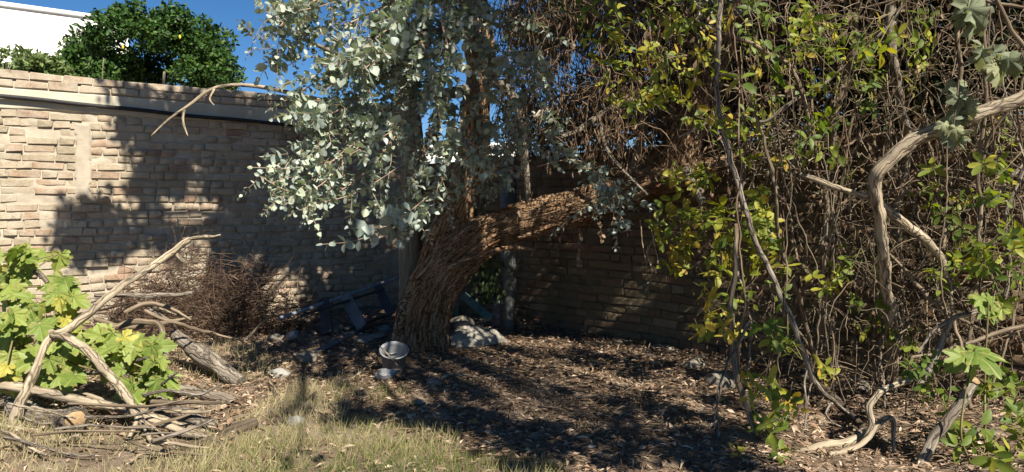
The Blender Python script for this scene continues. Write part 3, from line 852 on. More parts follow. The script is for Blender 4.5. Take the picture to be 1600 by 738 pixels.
# boughs: pixel polylines with depth; (count of shoots, spread, leaf size)
BOUGHS = [
 ([(690, -40, 5.4), (560, 30, 5.0), (470, 60, 4.7), (425, 90, 4.6)], 30, .050),
 ([(690, -30, 5.3), (600, 50, 4.9), (520, 110, 4.6), (445, 160, 4.5)], 36, .056),
 ([(720, 40, 5.3), (620, 100, 4.8), (540, 165, 4.5), (470, 200, 4.4)], 36, .056),
 ([(640, 70, 4.9), (560, 150, 4.6), (480, 230, 4.4), (425, 262, 4.3)], 30, .050),
 ([(660, 110, 5.0), (580, 200, 4.6), (510, 260, 4.4), (470, 305, 4.3)], 30, .050),
 ([(680, 130, 5.0), (620, 210, 4.6), (570, 270, 4.5), (530, 300, 4.4)], 22, .048),
 ([(700, 150, 5.0), (670, 220, 4.7), (650, 280, 4.6), (610, 325, 4.5)], 16, .048),
 ([(640, -60, 5.2), (640, 10, 4.8), (660, 70, 4.6), (690, 110, 4.5)], 30, .056),
 ([(740, -40, 5.3), (740, 30, 5.0), (770, 75, 4.9), (830, 90, 4.8)], 26, .050),
 ([(600, -60, 5.0), (530, -20, 4.7), (460, 20, 4.5), (430, 50, 4.4)], 20, .050),
 ([(700, 40, 5.0), (640, 60, 4.7), (590, 90, 4.5), (560, 120, 4.4)], 26, .060),
 ([(790, 130, 5.4), (770, 200, 5.2), (720, 250, 5.0), (680, 300, 4.9)], 12, .045),
 ([(860, 150, 5.3), (830, 190, 5.2), (790, 230, 5.1), (770, 280, 5.0)], 12, .042),
 ([(790, 90, 5.2), (750, 160, 4.95), (715, 225, 4.8), (690, 290, 4.7)], 14, .048),
 ([(850, 80, 5.3), (820, 150, 5.05), (795, 215, 4.95), (765, 265, 4.9)], 14, .045),
 ([(720, -60, 5.0), (690, 20, 4.7), (700, 90, 4.6), (660, 150, 4.5)], 20, .055),
 ([(560, -90, 5.1), (500, -40, 4.9), (470, 0, 4.8), (440, 30, 4.7)], 20, .05),
 ([(620, -80, 5.6), (700, -20, 5.5), (780, 20, 5.4), (840, 40, 5.3)], 18, .050),
]
for pts, n, size in BOUGHS:
    a = resample(np.array([P(*p) for p in pts]), .05)
    tube(stems, a, np.linspace(.009, .003, len(a)), 6, rnd=RNG.random())
    dmain = norm(a[-1] - a[0])
    n = int(n * 1.4)
    for k in range(n):
        i = int((k + RNG.random()) / n * (len(a) - 1)); i = min(i, len(a) - 2)
        d = norm(dmain * .6 + rand_dirs(1)[0] * np.array([.9, .9, .7]) + np.array([-.12, -.1, -.12]))
        leafy_shoot(sp, stems, shoot_path(a[i], d, RNG.uniform(.14, .38), .5), size * RNG.uniform(.6, 1.3), tone=(0, .95))
# single sprays that stand out
for pts, size, tone in (
 ([(700, 150, 5.0), (560, 235, 4.3), (470, 262, 4.2), (395, 262, 4.15)], .055, (.7, 1)),
 ([(560, 230, 4.4), (500, 290, 4.2), (455, 300, 4.15), (405, 275, 4.1)], .055, (.7, 1)),
 ([(640, 250, 4.5), (560, 300, 4.3), (490, 320, 4.2), (455, 335, 4.2)], .050, (.6, 1)),
 ([(690, 290, 4.6), (620, 345, 4.3), (560, 375, 4.2), (505, 382, 4.15)], .075, (.2, .6)),
 ([(690, 250, 4.7), (680, 310, 4.4), (660, 345, 4.35), (640, 370, 4.3)], .052, (.5, 1)),
 ([(720, 170, 4.9), (705, 220, 4.6), (690, 270, 4.5), (700, 305, 4.45)], .062, (.3, .9)),
 ([(770, 210, 5.0), (740, 260, 4.6), (735, 285, 4.55)], .055, (.6, 1)),
 ([(640, 60, 4.5), (610, 85, 4.3), (575, 70, 4.25)], .08, (.5, .9)),
 ([(840, 260, 5.2), (900, 250, 5.0), (945, 280, 4.9), (985, 320, 4.85)], .050, (.2, .7)),
 ([(870, 230, 5.2), (925, 265, 5.0), (950, 300, 4.9), (900, 335, 4.85), (865, 365, 4.8)], .048, (.2, .8)),
 ([(900, 250, 5.1), (950, 300, 4.9), (1000, 315, 4.85), (1015, 325, 4.8)], .046, (.2, .7)),
 ([(930, 280, 5.0), (955, 320, 4.85), (975, 345, 4.8), (980, 365, 4.8)], .045, (.1, .6)),
 ([(830, 190, 5.2), (870, 230, 5.0), (900, 255, 4.95), (935, 265, 4.9)], .048, (.2, .8)),
 ([(780, 190, 5.2), (830, 225, 5.05), (870, 255, 5.0)], .045, (.2, .7)),
 ([(820, 90, 5.2), (850, 110, 5.0), (870, 140, 4.95)], .045, (.3, .8)),
 ([(740, 110, 5.2), (790, 120, 5.0), (830, 100, 4.9)], .050, (.6, 1)),
 ([(830, 250, 5.2), (790, 290, 5.1), (760, 320, 5.0)], .04, (.1, .5)),
 ([(600, -20, 4.6), (500, 10, 4.4), (420, 30, 4.3), (385, 90, 4.25)], .042, (0, .4)),
):
    a = resample(np.array([P(*p) for p in pts]), .04)
    leafy_shoot(sp, stems, a, size, .038, tone, .0042, .30)
    for k in range(5):
        i = int(RNG.uniform(.35, .95) * (len(a) - 1))
        leafy_shoot(sp, stems, shoot_path(a[i], norm(a[-1] - a[-2] + rand_dirs(1)[0] * .9), RNG.uniform(.10, .22), .4, 7), size * .85, .034, tone)
stems.build('leaf_stems', M['pale_shoot'], euc)['kind'] = 'stuff'
pos, R, s, r, k = sp.arrays()
xy = np.array([in_frame(p) or (-999, -999) for p in pos])
vis = (xy[:, 0] > 0) & (xy[:, 0] < 1600) & (xy[:, 1] > 0) & (xy[:, 1] < 738)
order = np.argsort(-(s / pos[:, 1]) * vis)
big = order[:300]; rest = order[300:]
em = leaf_meshes('leaf', EUC, M['euc_leaf'], np.linspace(0.02, .98, 24))
leaf_objects('leaf', em, euc, pos[big], R[big], s[big], [int(min(23, max(0, round(x * 23)))) for x in r[big]])
mb = MB()
for j in range(4):
    sel = rest[k[rest] == j]; scatter(mb, EUC[j], pos[sel], R[sel], np.stack([s[sel] * RNG.uniform(.65, 1.12, len(sel)), s[sel], s[sel] * RNG.uniform(.2, 2.4, len(sel))], 1), r[sel])
o = mb.build('foliage', M['euc_leaf'], euc); o['kind'] = 'stuff'
print('euc leaves', len(pos))
# hanging strips of dead leaves and bark
dl = MB(); dt = MB()
def dead_strand(x0, y0, x1, y1, D, n, size=.035, lean=.05):
    a = resample(np.array([P(x0, y0, D), P((x0 + x1) / 2 + RNG.uniform(-4, 4), (y0 + y1) / 2, D), P(x1, y1, D)]), .03)
    tube(dt, a, .0016, 4, cap=False)
    for q_ in range(n):
        i = RNG.integers(int(len(a) * .35), len(a)); y = norm(np.array([RNG.normal(0, .5), RNG.normal(0, .5), -1])); 
        scatter(dl, EUC[RNG.integers(0, 4)], a[i][None], frames(y[None], rand_dirs(1)), np.array([size * RNG.uniform(.7, 1.2)]), np.array([RNG.uniform(.6, 1)]))
for args in ((905, 340, 905, 412, 5.3, 26), (938, 330, 941, 372, 5.2, 14), (674, 165, 662, 245, 4.6, 24), (700, 170, 676, 215, 4.7, 14), (812, 300, 808, 345, 5.5, 8), (829, 310, 830, 350, 5.5, 6), (958, 310, 958, 345, 5.3, 6), (832, 300, 808, 420, 5.4, 2)):
    dead_strand(*args)
dl.build('dead_leaves', M['dead_leaf'], euc)['kind'] = 'stuff'
dt.build('dead_strands', M['twig_brown'], euc)['kind'] = 'stuff'
# unseen crown above the picture, its clumps placed where shade should fall
mb = MB(); tw = MB()
SH = np.array([SUN_H[0], SUN_H[1], 0]) / math.tan(SUN_EL)      # horizontal run towards the sun per metre of height
def landing(p):
    """where the shadow of a leaf at p falls: ground or left wall, as picture position"""
    g_ = p - np.array([SH[0], SH[1], 1]) * p[2]
    dl = (g_[0] - CORNER[0]) * LN[0] + (g_[1] - CORNER[1]) * LN[1]
    if dl < 0:
        d0 = (p[0] - CORNER[0]) * LN[0] + (p[1] - CORNER[1]) * LN[1]
        t_ = d0 / (d0 - dl); g_ = p + (g_ - p) * t_
    return in_frame(g_)
GAPS = [(870, 590, 120, 20), (1010, 605, 90, 26), (735, 540, 45, 18), (590, 690, 150, 24), (850, 645, 70, 12), (1240, 565, 60, 16), (1240, 660, 40, 40), (1390, 590, 60, 20),
        (597, 415, 30, 62), (502, 400, 10, 45), (240, 425, 55, 35), (428, 445, 20, 45), (430, 590, 60, 18), (180, 690, 230, 90), (60, 250, 190, 300), (300, 330, 40, 30)]
rr2 = np.random.default_rng(77)
HI = []; HR = []
for k_ in range(1500):
    z = rr2.uniform(2.6, 5.4)
    c = np.array([rr2.uniform(-.8, 4.4), rr2.uniform(1.2, 6.8), z])
    # no clumps on the lawn side, so the sun reaches it
    if c[0] + (c[1] - 1.5) * .45 < 1.0 + (z - 3.5) * .85: continue
    xy_ = in_frame(c)
    if xy_ is not None and xy_[1] > -60 and c[1] < 4.6: continue
    g0_ = c - np.array([SH[0], SH[1], 1]) * c[2]
    if g0_[0] < -.8 and g0_[1] > 5.3: continue
    l_ = landing(c)
    gp_ = c - np.array([SH[0], SH[1], 1]) * c[2]
    if not (c[1] > 3.9 or (c[1] > 3.2 and c[0] > 1.3 and k_ % 3 == 0) or (gp_[1] < 4.3 and gp_[0] < 1.0)): continue
    if l_ is not None and any(((l_[0] - gx) / (gw + 4)) ** 2 + ((l_[1] - gy) / (gh + 3)) ** 2 < 1 for gx, gy, gw, gh in GAPS): continue
    HI.append(c); HR.append([rr2.uniform(.16, .42), rr2.uniform(.16, .42), rr2.uniform(.12, .30)])
    if len(HI) >= 170: break
WSH = [(265, 270, 42, 120), (212, 178, 34, 34), (165, 362, 70, 32), (110, 335, 22, 16), (318, 210, 40, 50), (300, 300, 30, 40), (120, 385, 50, 20)]
for k_ in range(310):      # small clumps added to dapple the open ground with shade
    x = rr2.uniform(430, 1180); y = rr2.uniform(572, 745)
    if x < 620 and rr2.random() < .6: continue
    if any(((x - gx) / (gw + 4)) ** 2 + ((y - gy) / (gh + 3)) ** 2 < 1 for gx, gy, gw, gh in GAPS): continue
    T_ = G(x, y)
    if vnoise([[T_[0] * 2.6, T_[1] * 2.6, 1.5]], 7)[0] > .52: continue
    h = rr2.uniform(2.7, 4.2); HI.append(T_ + np.array([SH[0], SH[1], 1]) * h); HR.append([rr2.uniform(.06, .15)] * 2 + [rr2.uniform(.05, .11)])
nfirst = len(HI)
def over_foliage(c):      # keep the silvery sprays in the sun
    p_ = c - np.array([SH[0], SH[1], 1]) * (c[2] - 2.1)
    if -1.8 < p_[0] < .05 and 3.9 < p_[1] < 5.3: return True
    for z_, x0, x1, y0, y1 in ((1.2, .7, 1.8, 3.9, 4.9), (1.5, 1.2, 3.0, 3.3, 4.3), (2.2, .9, 3.0, 3.6, 4.4)):      # and the front of the thicket
        p_ = c - np.array([SH[0], SH[1], 1]) * (c[2] - z_)
        if x0 < p_[0] < x1 and y0 < p_[1] < y1: return (int(c[0] * 1000) % 4) != 0
    return False
keep_ = [i for i in range(len(HI)) if not over_foliage(np.asarray(HI[i]))]
HI = [HI[i] for i in keep_]; HR = [HR[i] for i in keep_]; nfirst = len(HI)
for k_ in range(2500):  # clumps added up-sun of the left wall spots meant to lie in shade
    x = rr2.uniform(100, 660); y = rr2.uniform(150, 505)
    if x < 335 and not any(((x - gx) / gw) ** 2 + ((y - gy) / gh) ** 2 < 1 for gx, gy, gw, gh in WSH): continue
    if any(((x - gx) / (gw + 18)) ** 2 + ((y - gy) / (gh + 18)) ** 2 < 1 for gx, gy, gw, gh in GAPS[8:13] + GAPS[15:]): continue
    T_ = P(x, y, 13.68 / (1.42 - (x - 800) / F)); h = rr2.uniform(2.6, 4.4)
    c = T_ + np.array([SH[0], SH[1], 1]) * h
    while True:
        xy_ = in_frame(c)
        if xy_ is None or xy_[1] < -40: break
        c = c + np.array([SH[0], SH[1], 1]) * .2
    if over_foliage(c): continue
    HI.append(c); HR.append([rr2.uniform(.12, .24)] * 2 + [rr2.uniform(.09, .18)])
    if len(HI) - nfirst > 330: break
HI = np.array(HI); HR = np.array(HR)
print('crown clumps', nfirst, len(HI))
def shade_crown_leaves(C_, R_, n, gapfun):
    w = R_.prod(1) ** (2 / 3); w /= w.sum(); pick = RNG.choice(len(C_), n, p=w)
    dr = rand_dirs(n); pos = C_[pick] + dr * R_[pick] * (RNG.uniform(.1, 1, n) ** .6)[:, None]
    ok = np.array([gapfun(p) for p in pos]); pos = pos[ok]; dr = dr[ok]; n = len(pos)
    scatter(mb, EUC[0], pos, frames(norm(rand_dirs(n) + np.array([0, 0, -.3])), norm(dr * .5 + rand_dirs(n) * .8 + np.array([0, 0, .4]))), RNG.uniform(.05, .085, n), RNG.uniform(0, .8, n))
def no_gap(p):
    l_ = landing(p)
    return not (l_ is not None and any(((l_[0] - gx) / gw) ** 2 + ((l_[1] - gy) / gh) ** 2 < 1 for gx, gy, gw, gh in GAPS[:8] + GAPS[12:14]))
shade_crown_leaves(HI[:nfirst], HR[:nfirst], 26000, no_gap)
shade_crown_leaves(HI[nfirst:], HR[nfirst:], 18000, lambda p: True)
top0 = P(720, -140, 5.9)
for c in HI:
    m_ = (top0 + c) / 2 + np.array([0, 0, .25]); a = resample([top0 + (c - top0) * .1, m_, c], .12)
    tube(tw, a, np.linspace(.022, .006, len(a)), 5)
mb.build('crown', M['euc_leaf'], euc)['kind'] = 'stuff'  # unseen foliage, shaped to shade the walls and ground
tw.build('shade_crown_branches', M['grey_bark'], euc)  # unseen branches added to carry the shading clumps

# ------------------------------------------------------------------ tangle of dead twigs hanging over the right wall, hedge beyond
tg = MB(); tl = MB()
for k_ in range(1500):
    x = RNG.uniform(790, 1180) if k_ < 1200 else RNG.uniform(1150, 1640)
    D = RNG.uniform(6.0, 6.9) if x < 1000 else RNG.uniform(5.85, 6.5)
    if x > 1180: D = RNG.uniform(5.3, 6.0)
    y0 = RNG.uniform(-90, 200); L = RNG.uniform(.2, .8)
    if 845 < x < 950 and 20 < y0 < 180 and RNG.random() < .3: continue
    p = P(x, y0, D)
    a = shoot_path(p, np.array([RNG.normal(0, .45), RNG.normal(0, .3), -1]), L, .5, 8)
    a[:, 2] = np.maximum(a[:, 2], 1.62)
    tube(tg, a, np.linspace(RNG.uniform(.002, .005), .001, len(a)), 4, rnd=RNG.random(), cap=False)
    m_ = RNG.integers(3, 15)
    ii = RNG.integers(1, len(a), m_)
    y = norm(np.stack([RNG.normal(0, .5, m_), RNG.normal(0, .5, m_), -np.ones(m_)], 1))
    scatter(tl, SLIM, a[ii] + RNG.normal(0, .02, (m_, 3)), frames(y, rand_dirs(m_)), RNG.uniform(.04, .09, m_), RNG.uniform(0, .9, m_))
for k_ in range(620):
    x = RNG.uniform(780, 1110); y0 = RNG.uniform(-60, 235); D = RNG.uniform(5.15, 5.75)
    if x < 850 and y0 > 40 and RNG.random() < .6: continue
    down = RNG.random() < .6
    a = shoot_path(P(x, y0, D), np.array([RNG.normal(0, .4), RNG.normal(0, .2), -1]) if down else np.array([RNG.normal(0, 1), RNG.normal(0, .3), RNG.normal(0, .5)]), RNG.uniform(.15, .55), .7, 9, .20)
    lim = P(x, 262, D)[2]; a[:, 2] = np.where(a[:, 2] < lim, lim + (a[:, 2] - lim) * .15, a[:, 2])
    tube(tg, a, np.linspace(RNG.uniform(.0018, .0055), .001, len(a)), 4, rnd=RNG.random(), cap=False)
    m_ = RNG.integers(1, 9); ii = RNG.integers(1, len(a), m_)
    scatter(tl, SLIM, a[ii] + RNG.normal(0, .015, (m_, 3)), frames(norm(np.stack([RNG.normal(0, .5, m_), RNG.normal(0, .5, m_), -np.ones(m_)], 1)), rand_dirs(m_)), RNG.uniform(.035, .075, m_), RNG.uniform(.2, 1, m_))
tt = thing('twig_tangle', P(1000, 250, 6.0), 'curtain of dry brown hanging twigs above the leaning limb', 'dead twigs')
tg.build('twigs', M['twig_brown'], tt)['kind'] = 'stuff'
tl.build('dry_leaves', M['dead_leaf'], tt)['kind'] = 'stuff'

mb = MB()
hc = []; hr = []
for k_ in range(260):
    x = RNG.uniform(800, 1750); y = RNG.uniform(-90, 250); D = wall_depth(x) + RNG.uniform(.6, 2.0)
    if ((x - 900) / 50) ** 2 + ((y - 115) / 50) ** 2 < 1 or (x < 850 and y > 60 and y < 175): continue
    if x > 1480 and y < 110 and RNG.random() < .5: continue
    hc.append(P(x, y, D)); hr.append([RNG.uniform(.2, .42)] * 3)
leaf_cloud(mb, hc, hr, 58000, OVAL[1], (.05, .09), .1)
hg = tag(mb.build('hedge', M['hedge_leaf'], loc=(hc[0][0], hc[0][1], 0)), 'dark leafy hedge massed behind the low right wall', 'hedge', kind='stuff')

# ------------------------------------------------------------------ branches, logs and stems
def wood_disp(seed, amp=.10, k=3.0, knots=.0):
    rk = np.random.default_rng(seed)
    ks = rk.uniform(0, 4.0, 22); kt = rk.uniform(0, 2 * np.pi, 22); ka = rk.uniform(.15, .6, 22)
    def f(TH, S, R):
        p = np.stack([np.cos(TH).ravel() * k * .5, np.sin(TH).ravel() * k * .5, S.ravel() * 5 + seed], 1)
        n = fbm(p, seed, 3).reshape(TH.shape) - .5
        p2 = np.stack([np.cos(TH).ravel() * k * 1.6, np.sin(TH).ravel() * k * 1.6, S.ravel() * 2.5 + seed], 1)
        n2 = 1 - np.abs(2 * fbm(p2, seed + 3, 2).reshape(TH.shape) - 1)
        p3 = np.stack([np.cos(TH).ravel() * 2, np.sin(TH).ravel() * 2, S.ravel() * 26 + seed], 1)
        n3 = fbm(p3, seed + 8, 2).reshape(TH.shape) - .5
        kn = 0
        for a_, b_, c_ in zip(ks, kt, ka):
            kn = kn + c_ * np.exp(-((S - a_) / (R * 1.1 + .004)) ** 2) * np.maximum(0, np.cos(TH - b_)) ** 2
        return R * (amp * 2.6 * n - amp * 1.8 * (n2 - .6) + amp * 1.3 * n3 + kn * .5)
    return f

def wobble(a, amp, seed, freq=6):
    s = np.concatenate([[0], np.cumsum(np.linalg.norm(np.diff(a[:, :3], axis=0), axis=1))])
    for k in range(3):
        a[:, k] += amp * (fbm(np.stack([s * freq, np.full(len(s), k * 9.1), np.full(len(s), seed * 1.7)], 1), seed, 2) - .5) * 2
    return a

BSEED = [100]
def branch_mesh(mb, pts, amp=.12, sides=14, step=.016, wob=.011):
    BSEED[0] += 1
    a = wobble(wobble(resample(pxpath(pts), step), wob, BSEED[0]), wob * .5, BSEED[0] + 7, 17); a[:, 3] *= .72
    tube(mb, a[:, :3], np.maximum(a[:, 3], .0008), sides, wood_disp(BSEED[0], amp), rnd=RNG.random())
    return a

def branch(name, label, pts, mt='dead_wood', cat='branch', amp=.12, sides=16, forks=(), group=None, wob=.012, ends=None):
    """a branch thing; forks are further pixel paths built as parts"""
    if cat in ('pole', 'log'): pts = [(x, y, D, w * 1.38) for x, y, D, w in pts]; wob = .005
    p0 = P(*pts[0][:3])
    if forks or ends:
        t = thing(name, p0, label, cat, group)
        mb = MB(); branch_mesh(mb, pts, amp, sides, .016, wob); st_ = mb.build('stem', M[mt], t)
        for f in forks:
            mb = MB(); branch_mesh(mb, f, amp, 10, .02, wob); mb.build('side_branch', M[mt], st_)
        for e in (ends or ()):
            (x, y, D, w), d = e
            c = P(x, y, D); r_ = w * .5 * D / F; d = norm(np.array(d)); mb = MB()
            tube(mb, [c + d * .004, c + d * .008], [r_, r_ * .96], 18, wood_disp(5, .10)); mb.build('cut_end', M['cut_wood'], st_)
        return t
    mb = MB(); branch_mesh(mb, pts, amp, sides, .016, wob)
    return tag(mb.build(name, M[mt], loc=p0), label, cat, group)

# ---- woodpile on the left
branch('forked_branch', 'long bleached forked branch propped diagonally over the woodpile', [(296, 374, 4.75, 13), (270, 392, 4.65, 15), (225, 424, 4.5, 15), (178, 455, 4.35, 17), (135, 492, 4.2, 18), (100, 517, 4.1, 18), (78, 530, 4.05, 18), (62, 556, 3.98, 16), (48, 600, 3.9, 22), (30, 640, 3.85, 24), (12, 688, 3.75, 26)],
       'dead_wood', forks=([(82, 524, 4.05, 18), (110, 530, 4.0, 20), (140, 553, 3.95, 20), (170, 585, 3.88, 20), (196, 618, 3.8, 21), (212, 645, 3.75, 20), (224, 660, 3.72, 14), (247, 722, 3.5, 10)], [(216, 650, 3.73, 12), (196, 690, 3.62, 11), (150, 742, 3.35, 9)], [(272, 391, 4.66, 9), (283, 405, 4.66, 9), (293, 412, 4.65, 5)], [(30, 640, 3.84, 9), (33, 690, 3.72, 7)]))
branch('dead_branch', 'short pale dead branch lying level against the brush heap top', [(288, 372, 4.9, 6), (310, 371, 4.88, 9), (330, 370, 4.86, 7), (345, 367, 4.85, 4)], 'dead_wood')
branch('pole', 'long straight pale pole lying lowest across the woodpile front', [(-60, 586, 4.05, 15), (0, 600, 3.95, 15), (90, 618, 3.88, 15), (190, 640, 3.8, 14), (250, 662, 3.74, 13), (325, 686, 3.66, 10)], 'dead_wood', 'pole', .06)
branch('pole', 'pale mottled pole behind the lowest pole of the woodpile', [(40, 588, 4.15, 16), (110, 615, 4.05, 17), (200, 640, 3.95, 17), (275, 662, 3.88, 16), (330, 676, 3.82, 14)], 'dead_wood', 'pole', .07)
branch('log', 'grey weathered log sloping right from under the grape leaves', [(222, 615, 4.2, 17), (270, 640, 4.05, 21), (310, 658, 3.95, 22), (338, 670, 3.9, 21)], 'grey_wood', 'log', .08)
branch('log', 'grey log with a dark end lying behind the sloping log', [(255, 602, 4.5, 18), (300, 614, 4.4, 19), (340, 622, 4.32, 18), (366, 629, 4.28, 15)], 'grey_wood', 'log', .08)
branch('log', 'broad split grey log lying beside the dark brush heap', [(272, 524, 5.3, 20), (310, 550, 5.1, 27), (350, 580, 4.9, 28), (378, 600, 4.75, 22)], 'grey_wood', 'log', .14)
t = branch('log', 'stout grey log whose orange sawn end faces the camera', [(45, 672, 4.5, 38), (78, 665, 4.1, 39), (118, 656, 3.66, 39)], 'grey_wood', 'log', .09, ends=[((118, 656, 3.66, 29), (.66, -.74, .06))])
branch('log', 'gnarled grey log behind the sawn log', [(20, 640, 4.0, 30), (55, 648, 3.95, 30), (95, 650, 3.9, 22), (120, 640, 3.88, 16)], 'grey_wood', 'log', .22)
branch('dead_branch', 'thin pale branch lying lowest on the grass under the sawn log', [(-10, 705, 3.66, 9), (40, 699, 3.62, 11), (85, 694, 3.6, 12), (124, 684, 3.58, 9)], 'dead_wood')
branch('log', 'dark rotten log end lying in the shade right of the pale poles', [(318, 690, 3.75, 14), (345, 684, 3.78, 24), (372, 672, 3.8, 26), (402, 660, 3.85, 18)], 'dark_wood', 'log', .25)
branch('dead_branch', 'curled brown branch end hooked over the middle of the woodpile', [(170, 512, 4.7, 13), (210, 504, 4.7, 14), (245, 507, 4.68, 14), (253, 525, 4.62, 12), (240, 540, 4.6, 10), (225, 540, 4.6, 8)], 'vine_bark')
branch('dead_branch', 'horizontal grey branch just below the brush heap', [(150, 462, 5.2, 9), (220, 461, 5.25, 11), (300, 460, 5.3, 8)], 'grey_wood')
branch('dead_branch', 'curved grey branch rising behind the grape leaves at the left edge', [(-15, 432, 4.7, 9), (30, 420, 4.7, 11), (60, 427, 4.7, 11), (85, 450, 4.68, 10), (120, 470, 4.65, 8)], 'grey_wood')
branch('dead_branch', 'thick grey branch butting in at the left edge above the leaves', [(-30, 455, 4.6, 15), (5, 465, 4.6, 15), (22, 472, 4.6, 10)], 'grey_wood')
branch('dead_branch', 'slim brown branch running level through the middle of the woodpile', [(150, 500, 4.9, 10), (200, 512, 4.85, 12), (270, 505, 4.9, 8), (330, 520, 5.1, 5), (385, 535, 5.2, 4)], 'vine_bark')
branch('dead_branch', 'bent brown branch in the upper woodpile near the wall', [(195, 490, 4.9, 10), (225, 475, 4.95, 10), (260, 480, 5.0, 9), (300, 500, 5.05, 6)], 'vine_bark')
branch('dead_branch', 'short thick log stub filling the woodpile under the forked branch', [(-20, 640, 4.3, 18), (30, 625, 4.25, 20), (75, 645, 4.2, 18)], 'grey_wood', amp=.15)
branch('dead_branch', 'grey branch crossing under the sawn log towards the grass', [(30, 720, 3.9, 16), (60, 690, 3.9, 18), (95, 660, 3.95, 16), (130, 640, 4.0, 12)], 'grey_wood')
def stick_label(x, y, dx, dy, w, mt, layer):
    thick = 'thin' if w < 5 else 'medium' if w < 8 else 'thick'
    tone = {'grey_wood': 'grey', 'dead_wood': 'pale', 'vine_bark': 'brown', 'dark_wood': 'blackish'}[mt]
    lean = 'falling right' if dy > 18 else 'rising right' if dy < -18 else 'level'
    xm = x + dx / 2
    where = 'at the left edge' if xm < 50 else 'below the fork' if xm < 110 else 'under the middle leaves' if xm < 175 else 'by the right leaves' if xm < 235 else 'at its right end'
    hgt = 'top' if y < 520 else 'middle' if y < 590 else 'low' if y < 640 else 'lowest'
    return f"{thick} {tone} stick, {lean}, in the woodpile's {hgt} {layer} {where}"
for k in range(46):
    x = RNG.uniform(-40, 250); y = RNG.uniform(470, 660); D = 1334 / (max(y, 560) - 325) + RNG.uniform(.1, .7)
    an = RNG.normal(.15, .5); L = RNG.uniform(50, 150)
    if x + L > 300: L = 300 - x
    dx, dy = math.cos(an) * L, math.sin(an) * L
    w = RNG.uniform(3, 9)
    mt = ['grey_wood', 'dead_wood', 'vine_bark', 'dark_wood'][k % 4]
    branch('dry_stick', stick_label(x, y, dx, dy, w, mt, 'inner layer'), [(x, y, D, w), (x + dx * .5 + RNG.normal(0, 5), y + dy * .5 + RNG.normal(0, 5), D + RNG.uniform(-.15, .15), w), (x + dx, y + dy, D + RNG.uniform(-.3, .3), w * .6)], mt, 'stick', sides=7, group='sticks buried in the woodpile', wob=.005)

for k in range(22):
    x = RNG.uniform(-30, 250); y = RNG.uniform(585, 690); D = 1334 / (y + RNG.uniform(15, 60) - 325) + .08
    an = RNG.normal(.22, .35); L = RNG.uniform(70, 190); L = min(L, 350 - x)
    dx, dy = math.cos(an) * L, math.sin(an) * L * .6; w = RNG.uniform(4, 13)
    y2 = min(y + dy, 712)
    D2 = min(D + RNG.uniform(-.3, .2), 1334 / (y2 + 12 - 325))
    mt = ['grey_wood', 'dead_wood', 'grey_wood', 'vine_bark'][k % 4]
    branch('dry_stick', stick_label(x, y, dx, y2 - y, w, mt, 'outer layer'), [(x, y, D, w), (x + dx * .35 + RNG.normal(0, 4), y + (y2 - y) * .35 + RNG.normal(0, 5), D * .65 + D2 * .35, w), (x + dx * .7, y + (y2 - y) * .7 + RNG.normal(0, 6), D * .3 + D2 * .7, w * .85), (x + dx, y2, D2, w * .6)], mt, 'stick', amp=.16, sides=9, group='sticks at the foot of the woodpile', wob=.005)

# ---- brush heap of dark thorny twigs by the wall
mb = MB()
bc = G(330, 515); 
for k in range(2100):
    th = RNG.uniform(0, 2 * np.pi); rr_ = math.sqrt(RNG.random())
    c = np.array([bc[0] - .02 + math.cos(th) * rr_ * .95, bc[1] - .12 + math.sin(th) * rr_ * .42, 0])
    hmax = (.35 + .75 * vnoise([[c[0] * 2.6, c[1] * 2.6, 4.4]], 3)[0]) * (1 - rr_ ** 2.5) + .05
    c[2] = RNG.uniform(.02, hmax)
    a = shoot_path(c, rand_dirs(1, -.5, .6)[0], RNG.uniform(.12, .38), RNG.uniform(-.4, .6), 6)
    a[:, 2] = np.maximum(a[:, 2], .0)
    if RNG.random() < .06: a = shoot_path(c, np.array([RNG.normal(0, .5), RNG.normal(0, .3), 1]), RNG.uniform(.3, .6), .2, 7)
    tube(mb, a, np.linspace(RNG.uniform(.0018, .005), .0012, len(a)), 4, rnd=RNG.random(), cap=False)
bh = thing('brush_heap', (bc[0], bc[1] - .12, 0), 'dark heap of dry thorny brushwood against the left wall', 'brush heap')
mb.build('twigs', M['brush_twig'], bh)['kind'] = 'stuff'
mb = MB(); n = 1500
pos = np.stack([bc[0] - .02 + RNG.normal(0, .34, n), bc[1] - .12 + RNG.normal(0, .2, n), np.abs(RNG.normal(.1, .2, n))], 1)
scatter(mb, SLIM, pos, frames(rand_dirs(n), rand_dirs(n)), RNG.uniform(.03, .07, n), RNG.uniform(0, .8, n))
mb.build('dry_leaves', M['dead_leaf'], bh)['kind'] = 'stuff'

